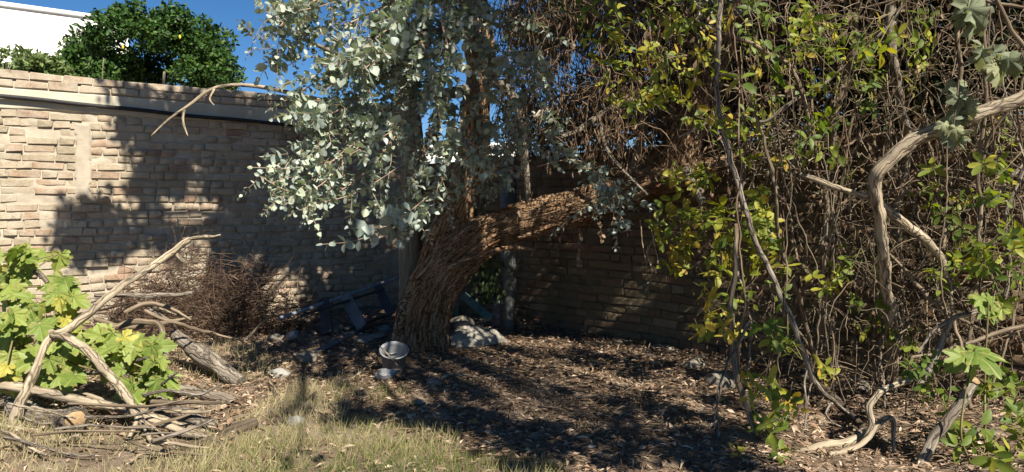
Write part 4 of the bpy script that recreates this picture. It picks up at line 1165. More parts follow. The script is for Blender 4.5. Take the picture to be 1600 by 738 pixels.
# ---- grape vines
gm = leaf_meshes('leaf', GRAPE, M['grape_leaf'], [0.1, .25, .4, .5, .55, .65, .75, .8, .3, .45, .6, .7, .95, 1.0])
def grape_vine(label, blobs, seed, leafw=(.10, .17), names='grape_vine'):
    rr = np.random.default_rng(seed)
    x0, y0, D0 = blobs[0][:3]
    b0 = P(x0, y0, D0); b0[2] = 0.0
    t = thing(names, (b0[0], b0[1], gzf(b0[0], b0[1])), label, 'grape vine', 'grape vines')
    st = MB(); pos = []; Yd = []; Nn = []; ss = []; pk = []
    prev = np.array([b0[0], b0[1], 0.0])
    for (x, y, D, rx, ry, n) in blobs:
        cc_ = P(x, y, D)
        a = resample(np.array([prev, (prev + cc_) / 2 + rr.normal(0, .05, 3), cc_]), .04); tube(st, a, np.linspace(.006, .004, len(a)), 6)
        prev = cc_
        for k in range(n):
            th = rr.uniform(0, 2 * np.pi); q_ = math.sqrt(rr.random())
            p = P(x + math.cos(th) * rx * q_, y + math.sin(th) * ry * q_, D + rr.uniform(-.18, .12))
            s_ = rr.uniform(*leafw)
            nn = norm(np.array([rr.normal(.3, .3), rr.normal(-.7, .3), rr.uniform(.45, 1.1)]))
            yd = norm(np.array([rr.normal(0, .7), rr.normal(-.2, .3), rr.normal(-.6, .5)]))
            pos.append(p); Yd.append(yd); Nn.append(nn); ss.append(s_); pk.append(int(rr.choice(14, p=[.075] * 12 + [.05, .05])))
            j = cc_ + (p - cc_) * .35 + np.array([0, .06, -.05])
            pa = resample(np.array([j, (j + p) / 2 + np.array([0, .02, .03]), p]), .03); tube(st, pa, .0017, 4, cap=False)
    st.build('stems', M['shrubstem'], t)['kind'] = 'stuff'
    leaf_objects('leaf', gm, t, np.array(pos), frames(np.array(Yd), np.array(Nn)), ss, pk)
M['shrubstem'] = bark_mat('green_brown_shoot', (0.07, 0.06, 0.03), (0.17, 0.15, 0.07), (0.28, 0.25, 0.12), 90, 4, .4, .002)
grape_vine('grape vine with broad bright leaves sprawling over the woodpile', [(20, 530, 4.3, 55, 42, 31), (5, 590, 4.1, 22, 20, 7), (70, 480, 4.5, 65, 30, 22), (95, 575, 4.0, 35, 22, 8), (150, 530, 4.35, 35, 25, 15), (205, 550, 4.25, 40, 30, 20), (245, 585, 4.15, 22, 26, 12), (60, 545, 4.25, 50, 30, 17), (225, 605, 4.1, 25, 12, 5)], 3, (.085, .15))
grape_vine('grape vine climbing at the left edge against the brick wall', [(15, 395, 4.7, 28, 22, 8), (30, 425, 4.7, 40, 14, 8), (90, 397, 4.95, 25, 10, 3), (10, 450, 4.6, 28, 14, 7), (100, 438, 4.8, 22, 10, 3)], 4, (.09, .15))

# ---- debris between the woodpile and the trunk
def plank(name, label, a, b, w, th, mt, cat='board', nface=(0, -1, .2), group=None):
    a = np.asarray(a, float); b = np.asarray(b, float); d = norm(b - a); nn = norm(np.array(nface) - d * np.dot(nface, d)); sd = np.cross(d, nn)
    L = np.linalg.norm(b - a) / 2
    bm = bmesh.new(); bmesh.ops.create_cube(bm, size=1)
    bmesh.ops.bevel(bm, geom=list(bm.edges), offset=.03, segments=1, affect='EDGES')
    v = np.array([x.co[:] for x in bm.verts]); bm.verts.index_update(); fs = [[x.index for x in f.verts] for f in bm.faces]; bm.free()
    V = (a + b) / 2 + d * (v[:, :1] * 2 * L) + sd * (v[:, 1:2] * w) + nn * (v[:, 2:3] * th)
    mb = MB(); mb.add(V, [f for f in fs if len(f) == 4], [f for f in fs if len(f) == 3], .5, np.stack([v[:, 1] * w, v[:, 2] * th, v[:, 0] * 2 * L], 1))
    o = mb.build(name, M[mt], loc=(a + b) / 2, smooth=False)
    return tag(o, label, cat, group)
def on_ground(x, y, lift=0): p = G(x, y); p[2] += lift; return p
D1 = 7.2
plank('board', 'black board leaning against the lit strip of wall by the trunk', P(590, 447, 7.35), P(612, 492, 7.0), .085, .018, 'black_board')
plank('board', 'dark grey board leaning behind the debris, left of the black board', P(538, 460, 7.1), P(566, 512, 6.6), .11, .018, 'grey_board')
plank('board', 'shadowed black board leaning leftmost in the debris heap', P(505, 468, 7.0), P(512, 520, 6.5), .10, .018, 'black_board')
plank('metal_strip', 'long thin metal strip leaning from the debris up the wall', P(435, 498, 6.6), P(624, 434, 7.6), .03, .022, 'galv', 'metal strip')
plank('metal_strip', 'thin dark strip lying just under the long metal strip', P(470, 494, 6.55), P(600, 452, 7.3), .022, .02, 'black_board', 'metal strip')
plank('board', 'weathered grey plank lying flat across the debris in front of the trunk', on_ground(492, 556, .02), on_ground(572, 520, .05), .07, .022, 'grey_board', nface=(0, -.3, 1))
plank('board', 'dark plank lying on the litter beside the trunk base', on_ground(540, 525, .06), on_ground(600, 508, .09), .05, .02, 'black_board', nface=(0, -.3, 1))
plank('board', 'flat pale slab piece lying by the left foot of the trunk', on_ground(562, 538, .02), on_ground(598, 528, .03), .12, .02, 'greyconc', nface=(0, -.2, 1))
plank('metal_bar', 'slanting teal painted bar leaning under the trunk arch', P(724, 462, 6.75), P(766, 498, 6.5), .075, .03, 'teal', 'bar')
plank('metal_bar', 'upright teal bar standing close behind the trunk base', P(711, 460, 6.6), P(713, 505, 6.55), .035, .03, 'teal', 'bar')
plank('board', 'small dark timber block lying on the litter by the right wall', on_ground(1010, 546, .03), on_ground(1035, 552, .03), .07, .05, 'black_board', nface=(0, -.5, 1))

def rock(name, label, c, r, mt, cat='stone', seed=1, group=None, sub=3, squash=(1, 1, .7), rough=.35):
    bm = bmesh.new(); bmesh.ops.create_icosphere(bm, subdivisions=sub, radius=1)
    v = np.array([x.co[:] for x in bm.verts]); bm.verts.index_update(); fs = [[x.index for x in f.verts] for f in bm.faces]; bm.free()
    n = fbm(v * 1.3 + seed * 3.1, seed, 3) - .5
    n2 = fbm(v * 4 + seed, seed + 2, 2) - .5
    V = v * (1 + rough * 1.6 * n + rough * .4 * n2)[:, None]
    # flatten a few facets
    rr = np.random.default_rng(seed)
    for k in range(4):
        d = norm(rr.normal(0, 1, 3)); h = rr.uniform(.55, .8); e = V @ d - h; V = V - np.outer(np.maximum(e, 0), d) * .85
    V = V * np.asarray(r) * np.asarray(squash) + np.asarray(c)
    mb = MB(); mb.add(V, None, fs)
    return tag(mb.build(name, M[mt], loc=c, smooth=sub > 2), label, cat, group)
c = on_ground(722, 545, .02); c[1] += .22
rock('concrete_lump', 'big pale lump of old concrete at the right foot of the trunk', c + np.array([.02, 0, -.03]), .36, 'concrete', 'concrete', 6, None, 5, (1.0, .6, .5), .26)
rock('rubble', 'small crusted grey rubble piece on top of the concrete lump', c + np.array([-.02, .06, .12]), .11, 'stone', 'rubble', 8, None, 4, (1.2, .8, .8), .4)
stones = [(463, 662, .040, 'stone_pale', 'small white stone alone in the grass'), (160 + 278, 588, .06, 'stone_pale', 'pale squat stone at the grass edge, left of two'), (480, 566, .075, 'stone', 'wide flat stone at the grass edge under the debris'), (432, 533, .06, 'stone', 'brownish stone beside the broken jar'), (520, 520, .085, 'stone', 'round dark stone deep in the debris'),
          (540, 562, .04, 'stone', 'small stone in front of the grey plank'), (470, 505, .09, 'stone', 'dark stone left of the leaning boards'), (600, 520, .06, 'greyconc', 'grey stone against the left side of the trunk'), (680, 602, .045, 'stone', 'half buried stone in the litter right of the bucket'), (835, 686, .03, 'stone', 'grey stone in the grass near the bottom edge'), (655, 633, .03, 'stone', 'small brown stone between grass and litter'), (575, 565, .035, 'stone', 'small stone left of the bucket'), (1128, 604, .09, 'stone', 'squared stone on the litter below the yellow vine'),
          (815, 505, .06, 'stone', 'stone at the foot of the concrete post'), (1085, 575, .07, 'stone', 'stone among rubble at the foot of the right wall')]
for k, (x, y, r_, mt, lab) in enumerate(stones):
    c = on_ground(x, y, r_ * .35)
    rock('stone', lab, c, r_, mt, 'stone', 30 + k, 'loose stones', 3, (1.25, 1, .75))
# loose rubble along the right wall foot
for k in range(26):
    u = RNG.uniform(3.0, 5.4); off = RNG.uniform(.05, .22); p = wall_pt(u, 0, off, RDIR, RN); p[2] = gzf(p[0], p[1]) + .015
    rock('rubble', 'small crumbled piece of rubble along the foot of the right wall', p, RNG.uniform(.025, .06), ['stone', 'concrete', 'brick_brown'][k % 3], 'rubble', 60 + k, 'rubble along the right wall', 2)

# bucket with a wire handle, tipped towards the camera
bp = on_ground(613, 583)
bk_t = thing('bucket', bp, 'small grey bucket with a wire handle tipped on the litter', 'bucket')
ax = norm(np.array([.10, -.42, .9])); e1 = norm(np.cross(ax, [0, 0.2, -1])); e2 = np.cross(ax, e1)
c0 = bp + np.array([0, .05, .015]); Hb = .165
mb = MB(); prof = [(0.002, .0), (.072, .0), (.076, .02), (.090, Hb * .9), (.098, Hb * .93), (.098, Hb), (.090, Hb), (.086, Hb * .9), (.072, .012), (.002, .010)]
tube(mb, [c0 + ax * h for r_, h in prof], [r_ for r_, h in prof], 36, cap=False)
# explicit lathe so the inside reads as hollow
mb = MB(); V = []; 
for r_, h in prof:
    for k in range(36):
        a_ = 2 * math.pi * k / 36; V.append(c0 + ax * h + (e1 * math.cos(a_) + e2 * math.sin(a_)) * r_)
Q = [(i * 36 + k, i * 36 + (k + 1) % 36, (i + 1) * 36 + (k + 1) % 36, (i + 1) * 36 + k) for i in range(len(prof) - 1) for k in range(36)]
mb.add(V, Q); body_ = mb.build('body', M['plastic_grey'], bk_t)
mb = MB(); rim = [c0 + ax * (Hb * .99) + (e1 * math.cos(a_) + e2 * math.sin(a_)) * .099 for a_ in np.linspace(0, 2 * math.pi, 41)]
tube(mb, rim, .0035, 6, cap=False); mb.build('rim', M['plastic_pale'], body_)
mb = MB(); hd = [c0 + ax * (Hb * .93) + e1 * math.cos(a_) * .104 + (e2 * .55 + ax * -.55) * math.sin(a_) * .13 for a_ in np.linspace(0, math.pi, 24)]
tube(mb, hd, .0028, 6); mb.build('handle', M['galv'], bk_t)
mb = MB(); branch_mesh(mb, [(592, 540, 4.95, 2.5), (608, 556, 4.95, 3), (622, 572, 4.97, 3)], .05, 6, .02, .003)
tag(mb.build('dry_stick', M['dead_wood'], loc=P(592, 540, 4.95)), 'thin pale stick poking into the bucket', 'stick')
# crumpled pale tray in front of the bucket
tp = on_ground(604, 594); mb = MB(); n = 14; U, Vv = np.meshgrid(np.linspace(-1, 1, n), np.linspace(-1, 1, n))
zz = .02 + .045 * np.maximum(np.abs(U), np.abs(Vv)) ** 6 + .02 * (fbm(np.stack([U.ravel() * 2, Vv.ravel() * 2, np.zeros(n * n)], 1), 4, 2).reshape(n, n) - .5)
V1 = np.stack([tp[0] + U * .06 + .015 * Vv, tp[1] + Vv * .04, tp[2] + zz * .8 + Vv * .012], -1).reshape(-1, 3); idx = np.arange(n * n).reshape(n, n)
q1 = np.stack([idx[:-1, :-1], idx[:-1, 1:], idx[1:, 1:], idx[1:, :-1]], -1).reshape(-1, 4)
mb.add(np.vstack([V1, V1 - [0, 0, .004]]), np.vstack([q1, q1[:, ::-1] + n * n]))
tag(mb.build('tray', M['plastic_pale'], loc=tp), 'crumpled pale plastic tray lying in front of the bucket', 'tray')
# broken jar by the brush heap
jp = on_ground(452, 536); mb = MB(); jd = norm(np.array([.7, -.6, .35])); 
pr = [(0, .002), (.005, .038), (.09, .04), (.105, .03), (.125, .03), (.125, .024), (.1, .024), (.085, .034), (.01, .03)]
tube(mb, [jp + np.array([0, 0, .045]) + jd * h for h, r_ in pr], [r_ for h, r_ in pr], 20, cap=False)
tag(mb.build('jar', M['plastic_pale'], loc=jp), 'small pale jar lying on its side beside the brush heap', 'jar')
# concrete post and old drum by the right wall under the trunk arch
mb = MB(); pp = P(794, 505, 6.95); obox(mb, (pp[0], pp[1], .7), (RDIR[0], RDIR[1], 0), .055, (RN[0], RN[1], 0), .055, (0, 0, 1), .80)
tag(mb.build('concrete_post', M['greyconc'], loc=(pp[0], pp[1], 0), smooth=False), 'grey concrete post standing against the wall under the trunk arch', 'post')
dp = on_ground(788, 512); dt_ = thing('metal_drum', dp, 'rusty grey metal drum at the foot of the concrete post', 'drum')
prof = [(.01, .0), (.105, .0), (.110, .01), (.112, .22), (.117, .225), (.117, .238), (.108, .238), (.104, .02), (.01, .02)]
V = [dp + np.array([math.cos(2 * math.pi * k / 32) * r_, math.sin(2 * math.pi * k / 32) * r_ + .1, h]) for r_, h in prof for k in range(32)]
Q = [(i * 32 + k, i * 32 + (k + 1) % 32, (i + 1) * 32 + (k + 1) % 32, (i + 1) * 32 + k) for i in range(len(prof) - 1) for k in range(32)]
mb = MB(); mb.add(V, Q); body_ = mb.build('body', M['galv'], dt_)
mb = MB(); tube(mb, [dp + np.array([math.cos(a_) * .113, math.sin(a_) * .113 + .1, .12]) for a_ in np.linspace(0, 2 * math.pi, 33)], .005, 6, cap=False); mb.build('rib', M['galv'], body_)
# ivy on the wall in the arch
iv = P(765, 440, 7.2); it = thing('ivy', (iv[0], iv[1] + .1, .2), 'dark ivy hanging on the wall under the trunk arch', 'ivy')
mb = MB(); n = 260
pp_ = np.array([P(RNG.normal(762, 16), RNG.uniform(395, 470), RNG.uniform(6.7, 7.0)) for _ in range(n)])
scatter(mb, OVAL[0], pp_, frames(norm(np.stack([RNG.normal(0, .5, n), RNG.normal(-.2, .3, n), -np.ones(n)], 1)), norm(np.stack([RNG.normal(0, .4, n), -np.ones(n), RNG.normal(.2, .3, n)], 1))), RNG.uniform(.04, .07, n), RNG.uniform(.2, 1, n))
mb.build('leaves', M['hedge_leaf'], it)['kind'] = 'stuff'
mb = MB()
for k in range(5):
    a = resample(np.array([P(740 + 10 * k, 390, 6.95), P(748 + 9 * k, 430, 6.9), P(752 + 7 * k, 470 - 6 * k, 6.88)]), .05); tube(mb, a, .002, 4)
mb.build('stems', M['twig_brown'], it)

# ------------------------------------------------------------------ the thicket on the right: named branches first
branch('dead_vine', 'thick pale dead vine bending from the right edge down to the ground', [(1660, 132, 3.7, 29.5), (1590, 158, 3.7, 29.5), (1530, 176, 3.7, 31.2), (1480, 196, 3.72, 32.8), (1430, 218, 3.74, 34.4), (1393, 247, 3.76, 32.8), (1369, 280, 3.8, 29.5), (1372, 320, 3.84, 27.1), (1378, 370, 3.9, 26.2), (1382, 425, 4.0, 26.2), (1390, 490, 4.15, 25.4), (1395, 560, 4.4, 24.6), (1398, 612, 4.65, 26.2)], 'dead_wood', 'vine', .16, 26,
       forks=([(1250, 272, 4.0, 10.7), (1290, 288, 3.95, 13.9), (1330, 300, 3.9, 13.1), (1372, 312, 3.85, 14.8)], [(1372, 315, 3.85, 16.4), (1410, 345, 3.85, 20.5), (1450, 380, 3.9, 20.5), (1470, 410, 3.95, 16.4), (1480, 450, 4.0, 12.3)]))
branch('long_vine', 'long slim bare vine slanting from the top edge to the ground', [(1128, -60, 3.9, 11), (1124, 30, 3.9, 11), (1119, 120, 3.88, 11), (1124, 180, 3.86, 11), (1140, 245, 3.84, 12), (1162, 315, 3.82, 12), (1184, 385, 3.8, 12), (1212, 450, 3.8, 12), (1238, 500, 3.8, 12), (1252, 545, 3.82, 12), (1268, 590, 3.85, 12), (1300, 625, 3.9, 8), (1335, 655, 3.95, 7)], 'grey_wood', 'vine', .06, forks=([(1262, 575, 3.83, 5), (1258, 620, 3.8, 5), (1262, 690, 3.72, 4)], [(1300, 625, 3.9, 5), (1290, 650, 3.86, 4), (1320, 670, 3.85, 3)]))
branch('fallen_branch', 'pale fallen branch with ring scars curving along the bottom right', [(1150, 745, 3.3, 17.6), (1185, 728, 3.36, 20.2), (1235, 714, 3.42, 21.6), (1285, 701, 3.48, 21.6), (1330, 688, 3.55, 20.2), (1350, 672, 3.6, 16.2)], 'dead_wood', forks=([(1350, 690, 3.5, 12.2), (1366, 662, 3.5, 16.2), (1360, 636, 3.52, 16.2), (1375, 615, 3.55, 14.9), (1398, 603, 3.58, 13.5), (1422, 597, 3.6, 12.2)], [(1240, 731, 3.32, 12.2), (1290, 715, 3.38, 13.5), (1345, 695, 3.46, 12.2), (1370, 664, 3.5, 13.5), (1395, 655, 3.52, 12.2), (1398, 690, 3.5, 8.1), (1394, 715, 3.45, 5.4)]))
branch('cut_stem', 'stout grey stem with a sawn pale top rising at the bottom right', [(1428, 760, 3.25, 23.0), (1442, 720, 3.3, 24.3), (1462, 683, 3.32, 24.3), (1488, 650, 3.34, 23.0), (1508, 618, 3.36, 23.0), (1520, 597, 3.38, 21.6)], 'grey_wood', 'stem', .08, ends=[((1521, 595, 3.375, 18.9), (.3, -.5, .8))])
branch('dead_vine', 'pale leaning vine stem behind the sawn stem', [(1430, 605, 3.7, 12), (1450, 575, 3.7, 14), (1468, 540, 3.68, 14), (1480, 510, 3.66, 13), (1492, 495, 3.65, 11), (1520, 488, 3.65, 9), (1545, 480, 3.66, 6)], 'grey_wood', 'vine', forks=([(1480, 500, 3.66, 8), (1455, 520, 3.68, 8), (1432, 555, 3.7, 6)],))
branch('vine_stem', 'dark bowed vine stem rising from the litter below the yellow leaves', [(1182, 730, 3.5, 12), (1180, 690, 3.6, 13), (1168, 640, 3.65, 13), (1152, 590, 3.7, 13), (1144, 540, 3.75, 12), (1142, 480, 3.78, 11), (1148, 420, 3.8, 10), (1150, 350, 3.85, 9)], 'vine_bark', 'vine', .1)
branch('vine_stem', 'pair of thin pale stems crossing the dark bowed stem', [(1130, 735, 3.5, 5), (1122, 660, 3.55, 5), (1122, 610, 3.6, 6), (1140, 560, 3.65, 7), (1160, 520, 3.7, 7), (1172, 500, 3.75, 5)], 'grey_wood', 'vine', forks=([(1124, 600, 3.6, 3), (1118, 660, 3.55, 3), (1132, 730, 3.5, 3)],))
branch('vine_stem', 'dark upright stem at the centre of the thicket, left of the bent vine', [(1268, 600, 4.7, 14), (1280, 540, 4.7, 16), (1288, 470, 4.65, 15), (1286, 400, 4.6, 15), (1292, 330, 4.6, 13), (1290, 290, 4.58, 11)], 'vine_bark', 'vine', .14)
branch('vine_stem', 'twisted brown twin vine trunk reaching up the thicket middle', [(1310, 620, 5.0, 16), (1300, 500, 5.0, 18), (1310, 380, 4.95, 16), (1300, 270, 4.9, 16), (1305, 180, 4.85, 15), (1330, 90, 4.8, 14), (1345, -40, 4.7, 12)], 'vine_bark', 'vine', .15)
branch('vine_stem', 'grey wavy vine trunk climbing to the right of the bent vine', [(1420, 600, 4.8, 12), (1410, 480, 4.75, 13), (1400, 330, 4.7, 14), (1420, 230, 4.6, 16), (1400, 130, 4.5, 18), (1390, 40, 4.5, 20), (1400, -50, 4.45, 18)], 'grey_bark', 'vine', .14)
branch('vine_stem', 'straight tan stem standing near the right edge, lower half', [(1512, 600, 4.0, 9), (1515, 520, 4.0, 9), (1525, 420, 3.98, 9), (1532, 330, 3.95, 9), (1530, 250, 3.92, 8), (1540, 150, 3.9, 8), (1535, 0, 3.85, 8), (1530, -60, 3.8, 7)], 'vine_bark', 'vine', .07)
branch('vine_stem', 'bluish grey stem leaning at the right edge', [(1570, 470, 3.95, 9), (1578, 400, 3.95, 10), (1572, 340, 3.95, 9), (1590, 280, 3.95, 9), (1620, 230, 3.9, 9)], 'grey_wood', 'vine', .08, forks=([(1545, 320, 3.95, 10), (1570, 290, 3.95, 10), (1600, 250, 3.95, 9)],))
branch('vine_stem', 'reddish curved twig hooking in at the top right corner', [(1550, -20, 3.6, 9), (1565, 20, 3.6, 9), (1580, 50, 3.6, 9), (1605, 75, 3.6, 9), (1640, 95, 3.6, 8)], 'vine_bark', 'vine', forks=([(1540, 0, 3.62, 7), (1570, 8, 3.6, 7), (1620, 12, 3.6, 7)],))
branch('vine_stem', 'tan straight vine dropping at the top right past the withered leaves', [(1495, -40, 3.9, 10), (1498, 60, 3.9, 10), (1500, 130, 3.92, 10), (1505, 190, 3.95, 8)], 'vine_bark', 'vine', .06)
branch('vine_stem', 'diagonal tan vine crossing low through the thicket', [(1380, 385, 4.1, 6), (1420, 430, 4.05, 8), (1455, 468, 4.0, 8), (1490, 492, 3.95, 7), (1540, 520, 3.9, 6)], 'vine_bark', 'vine')
branch('vine_stem', 'grey arching vine loop across the middle of the thicket', [(1060, 215, 4.3, 5), (1100, 195, 4.25, 6), (1150, 180, 4.2, 7), (1195, 190, 4.15, 8), (1235, 160, 4.1, 8), (1290, 130, 4.1, 7), (1370, 60, 4.0, 6), (1440, -30, 3.9, 6)], 'grey_wood', 'vine')
branch('vine_stem', 'brown arching vine along the top of the thicket', [(1080, 25, 4.2, 6), (1110, 45, 4.18, 8), (1150, 60, 4.15, 9), (1200, 80, 4.1, 10), (1240, 110, 4.1, 9), (1260, 170, 4.1, 8), (1270, 240, 4.15, 7)], 'vine_bark', 'vine')
branch('vine_stem', 'thin hanging loop of vine below the limb over the brown wall', [(1030, 330, 5.0, 3), (1022, 370, 5.0, 3.5), (1012, 395, 5.0, 3), (1020, 430, 5.0, 3), (1010, 455, 5.0, 2)], 'dead_wood', 'vine', forks=([(1015, 350, 5.0, 3), (1028, 410, 5.0, 3), (1015, 440, 5.0, 2), (995, 450, 5.0, 2)], [(1000, 345, 5.05, 2.5), (1008, 400, 5.05, 2.5), (1013, 460, 5.05, 2)]))
branch('fallen_branch', 'dark root-like branch lying on the ground in the thicket', [(1225, 580, 4.6, 14), (1275, 600, 4.4, 17), (1320, 640, 4.1, 17), (1370, 690, 3.7, 14), (1390, 715, 3.55, 10)], 'dark_wood', amp=.2)
branch('fallen_branch', 'brown horizontal branch lying low at the right edge', [(1420, 560, 4.0, 8), (1480, 548, 3.95, 9), (1560, 520, 3.9, 10), (1640, 500, 3.85, 10)], 'vine_bark')

# more stems; each label says how thick, what colour, which way it leans and where it stands
TONE = {'vine_bark': 'brown', 'grey_wood': 'grey', 'twig_brown': 'dark brown', 'dead_wood': 'pale', 'dark_wood': 'blackish'}
def stem_label(pts, mt, kind):
    xs_ = [p[0] for p in pts]; xm = sum(xs_) / len(xs_); D = pts[0][2]; w = pts[0][3]
    thick = 'hair-thin' if w < 3.6 else 'thin' if w < 5.2 else 'finger-thick' if w < 7.5 else 'stout'
    dx = pts[-1][0] - pts[0][0]
    if kind == 'upright': lean = 'leaning left' if dx < -45 else 'leaning right' if dx > 45 else 'upright'
    else:
        dy = pts[-1][1] - pts[0][1]; lean = 'rising right' if dy < -40 else 'falling right' if dy > 40 else 'level'
    where = 'by the long vine' if xm < 1240 else 'before the root mat' if xm < 1300 else 'left of the bent vine' if xm < 1365 else 'behind the bent vine' if xm < 1430 else 'right of the bent vine' if xm < 1500 else 'under the withered leaves' if xm < 1560 else 'at the right edge'
    deep = 'front' if D < 4.3 else 'deep'
    return f"{thick} {TONE[mt]} vine stem, {lean}, {deep} in the thicket {where}"
for k in range(70):
    x = RNG.uniform(1150, 1700); wd = wall_depth(x); D = RNG.uniform(4.0, max(4.15, wd - .12))
    yb = 325 + 1334 / D; w = RNG.uniform(2.5, 7) * (1.7 if k % 6 == 0 else 1)
    pts = []; ph = RNG.uniform(0, 6)
    cross = k % 3 == 2
    if cross:      # stems that lie across the others
        an = RNG.uniform(-.9, .9); L = RNG.uniform(120, 330); y0 = RNG.uniform(120, 560); x0 = x - math.cos(an) * L / 2; sag = RNG.normal(10, 30)
        for tq in np.linspace(0, 1, 6):
            pts.append((x0 + math.cos(an) * L * tq, min(yb - 6, y0 + math.sin(an) * L * (tq - .5) + sag * math.sin(math.pi * tq) + RNG.normal(0, 6)), D + .2 * math.sin(ph + 3 * tq), w * (1 - .5 * tq)))
        gr = 'slanting vine stems of the thicket'
    else:
        lean = RNG.normal(0, 110); start = yb if RNG.random() < .6 else RNG.uniform(200, yb); end = -70 if RNG.random() < .6 else RNG.uniform(0, 180); xo = 0
        for tq in np.linspace(0, 1, 7):
            xo += RNG.normal(0, 11)
            pts.append((x + lean * tq + xo, start + (end - start) * tq, D + .25 * math.sin(ph * 2 + 3 * tq) - .1, w * (1 - .5 * tq)))
        gr = 'upright vine stems of the thicket'
    mt = ['vine_bark', 'grey_wood', 'twig_brown', 'vine_bark'][k % 4]
    branch('vine_stem', stem_label(pts, mt, 'cross' if cross else 'upright'), pts, mt, 'vine', .1, 9, group=gr, wob=.02)
# fine twigs of the thicket, past counting
tg = MB()
for k in range(1900):
    x = RNG.uniform(1060, 1680); wd = wall_depth(x); D = RNG.uniform(4.0 + .6 * max(0, min(1, (1330 - x) / 180)), wd - .05); y = RNG.uniform(-40, 325 + 1250 / D)
    if x < 1180 and y > 330: continue
    if 1030 < x < 1300 and 160 < y < 320 and D < 5.3: continue
    a = shoot_path(P(x, y, D), norm(np.array([RNG.normal(0, .8), RNG.normal(0, .5), RNG.normal(.1, .8)])), RNG.uniform(.12, .5), RNG.uniform(-.2, 2.2), 8, .26)
    tube(tg, a, np.linspace(RNG.uniform(.0015, .0045), .001, len(a)), 4, rnd=RNG.random(), cap=False)
m_ = 3000      # dead leaves caught in the thicket
xx = RNG.uniform(1080, 1680, m_); dd = np.array([RNG.uniform(4.3, max(4.4, wall_depth(x) - .05)) for x in xx]); yy = RNG.uniform(-30, 560, m_)
cp = np.array([P(a_, b_, c_) for a_, b_, c_ in zip(xx, yy, dd)])
tdl = MB(); scatter(tdl, SLIM, cp, frames(norm(np.stack([RNG.normal(0, .6, m_), RNG.normal(0, .6, m_), -np.ones(m_)], 1)), rand_dirs(m_)), np.stack([RNG.uniform(.06, .16, m_), RNG.uniform(.04, .08, m_), RNG.uniform(.05, .09, m_)], 1), RNG.uniform(0, .9, m_))
tag(tdl.build('caught_leaves', M['dead_leaf'], loc=P(1350, 600, 4.5)), 'dry brown leaves caught all through the right thicket', 'dead leaves', kind='stuff')
for k in range(46):   # hair roots hanging over the brown wall
    x = RNG.uniform(820, 1100); D = wall_depth(x) - RNG.uniform(.08, .5); y = RNG.uniform(310, 345)
    a = shoot_path(P(x, y, D), np.array([RNG.normal(0, .25), RNG.normal(0, .1), -1]), RNG.uniform(.08, .55), .3, 8)
    tube(tg, a, np.linspace(.0022, .0008, len(a)), 4, rnd=RNG.random(), cap=False)
o = tag(tg.build('thicket_twigs', M['vine_bark'], loc=P(1350, 600, 4.5)), 'countless thin twigs criss-crossing the right thicket', 'twigs', kind='stuff')
# matted root mass on the limb
tg = MB()
for k in range(260):
    c = P(RNG.normal(1225, 28), RNG.normal(232, 24), RNG.uniform(4.85, 5.1))
    a = shoot_path(c, norm(np.array([RNG.normal(0, 1), RNG.normal(0, .3), RNG.normal(-.2, .8)])), RNG.uniform(.08, .25), .8, 6)
    tube(tg, a, np.linspace(.004, .0015, len(a)), 4, rnd=RNG.random(), cap=False)
tag(tg.build('root_mat', M['dead_wood'], loc=P(1225, 240, 5.0)), 'pale matted clump of fibrous roots on the far end of the limb', 'root mat', kind='stuff')

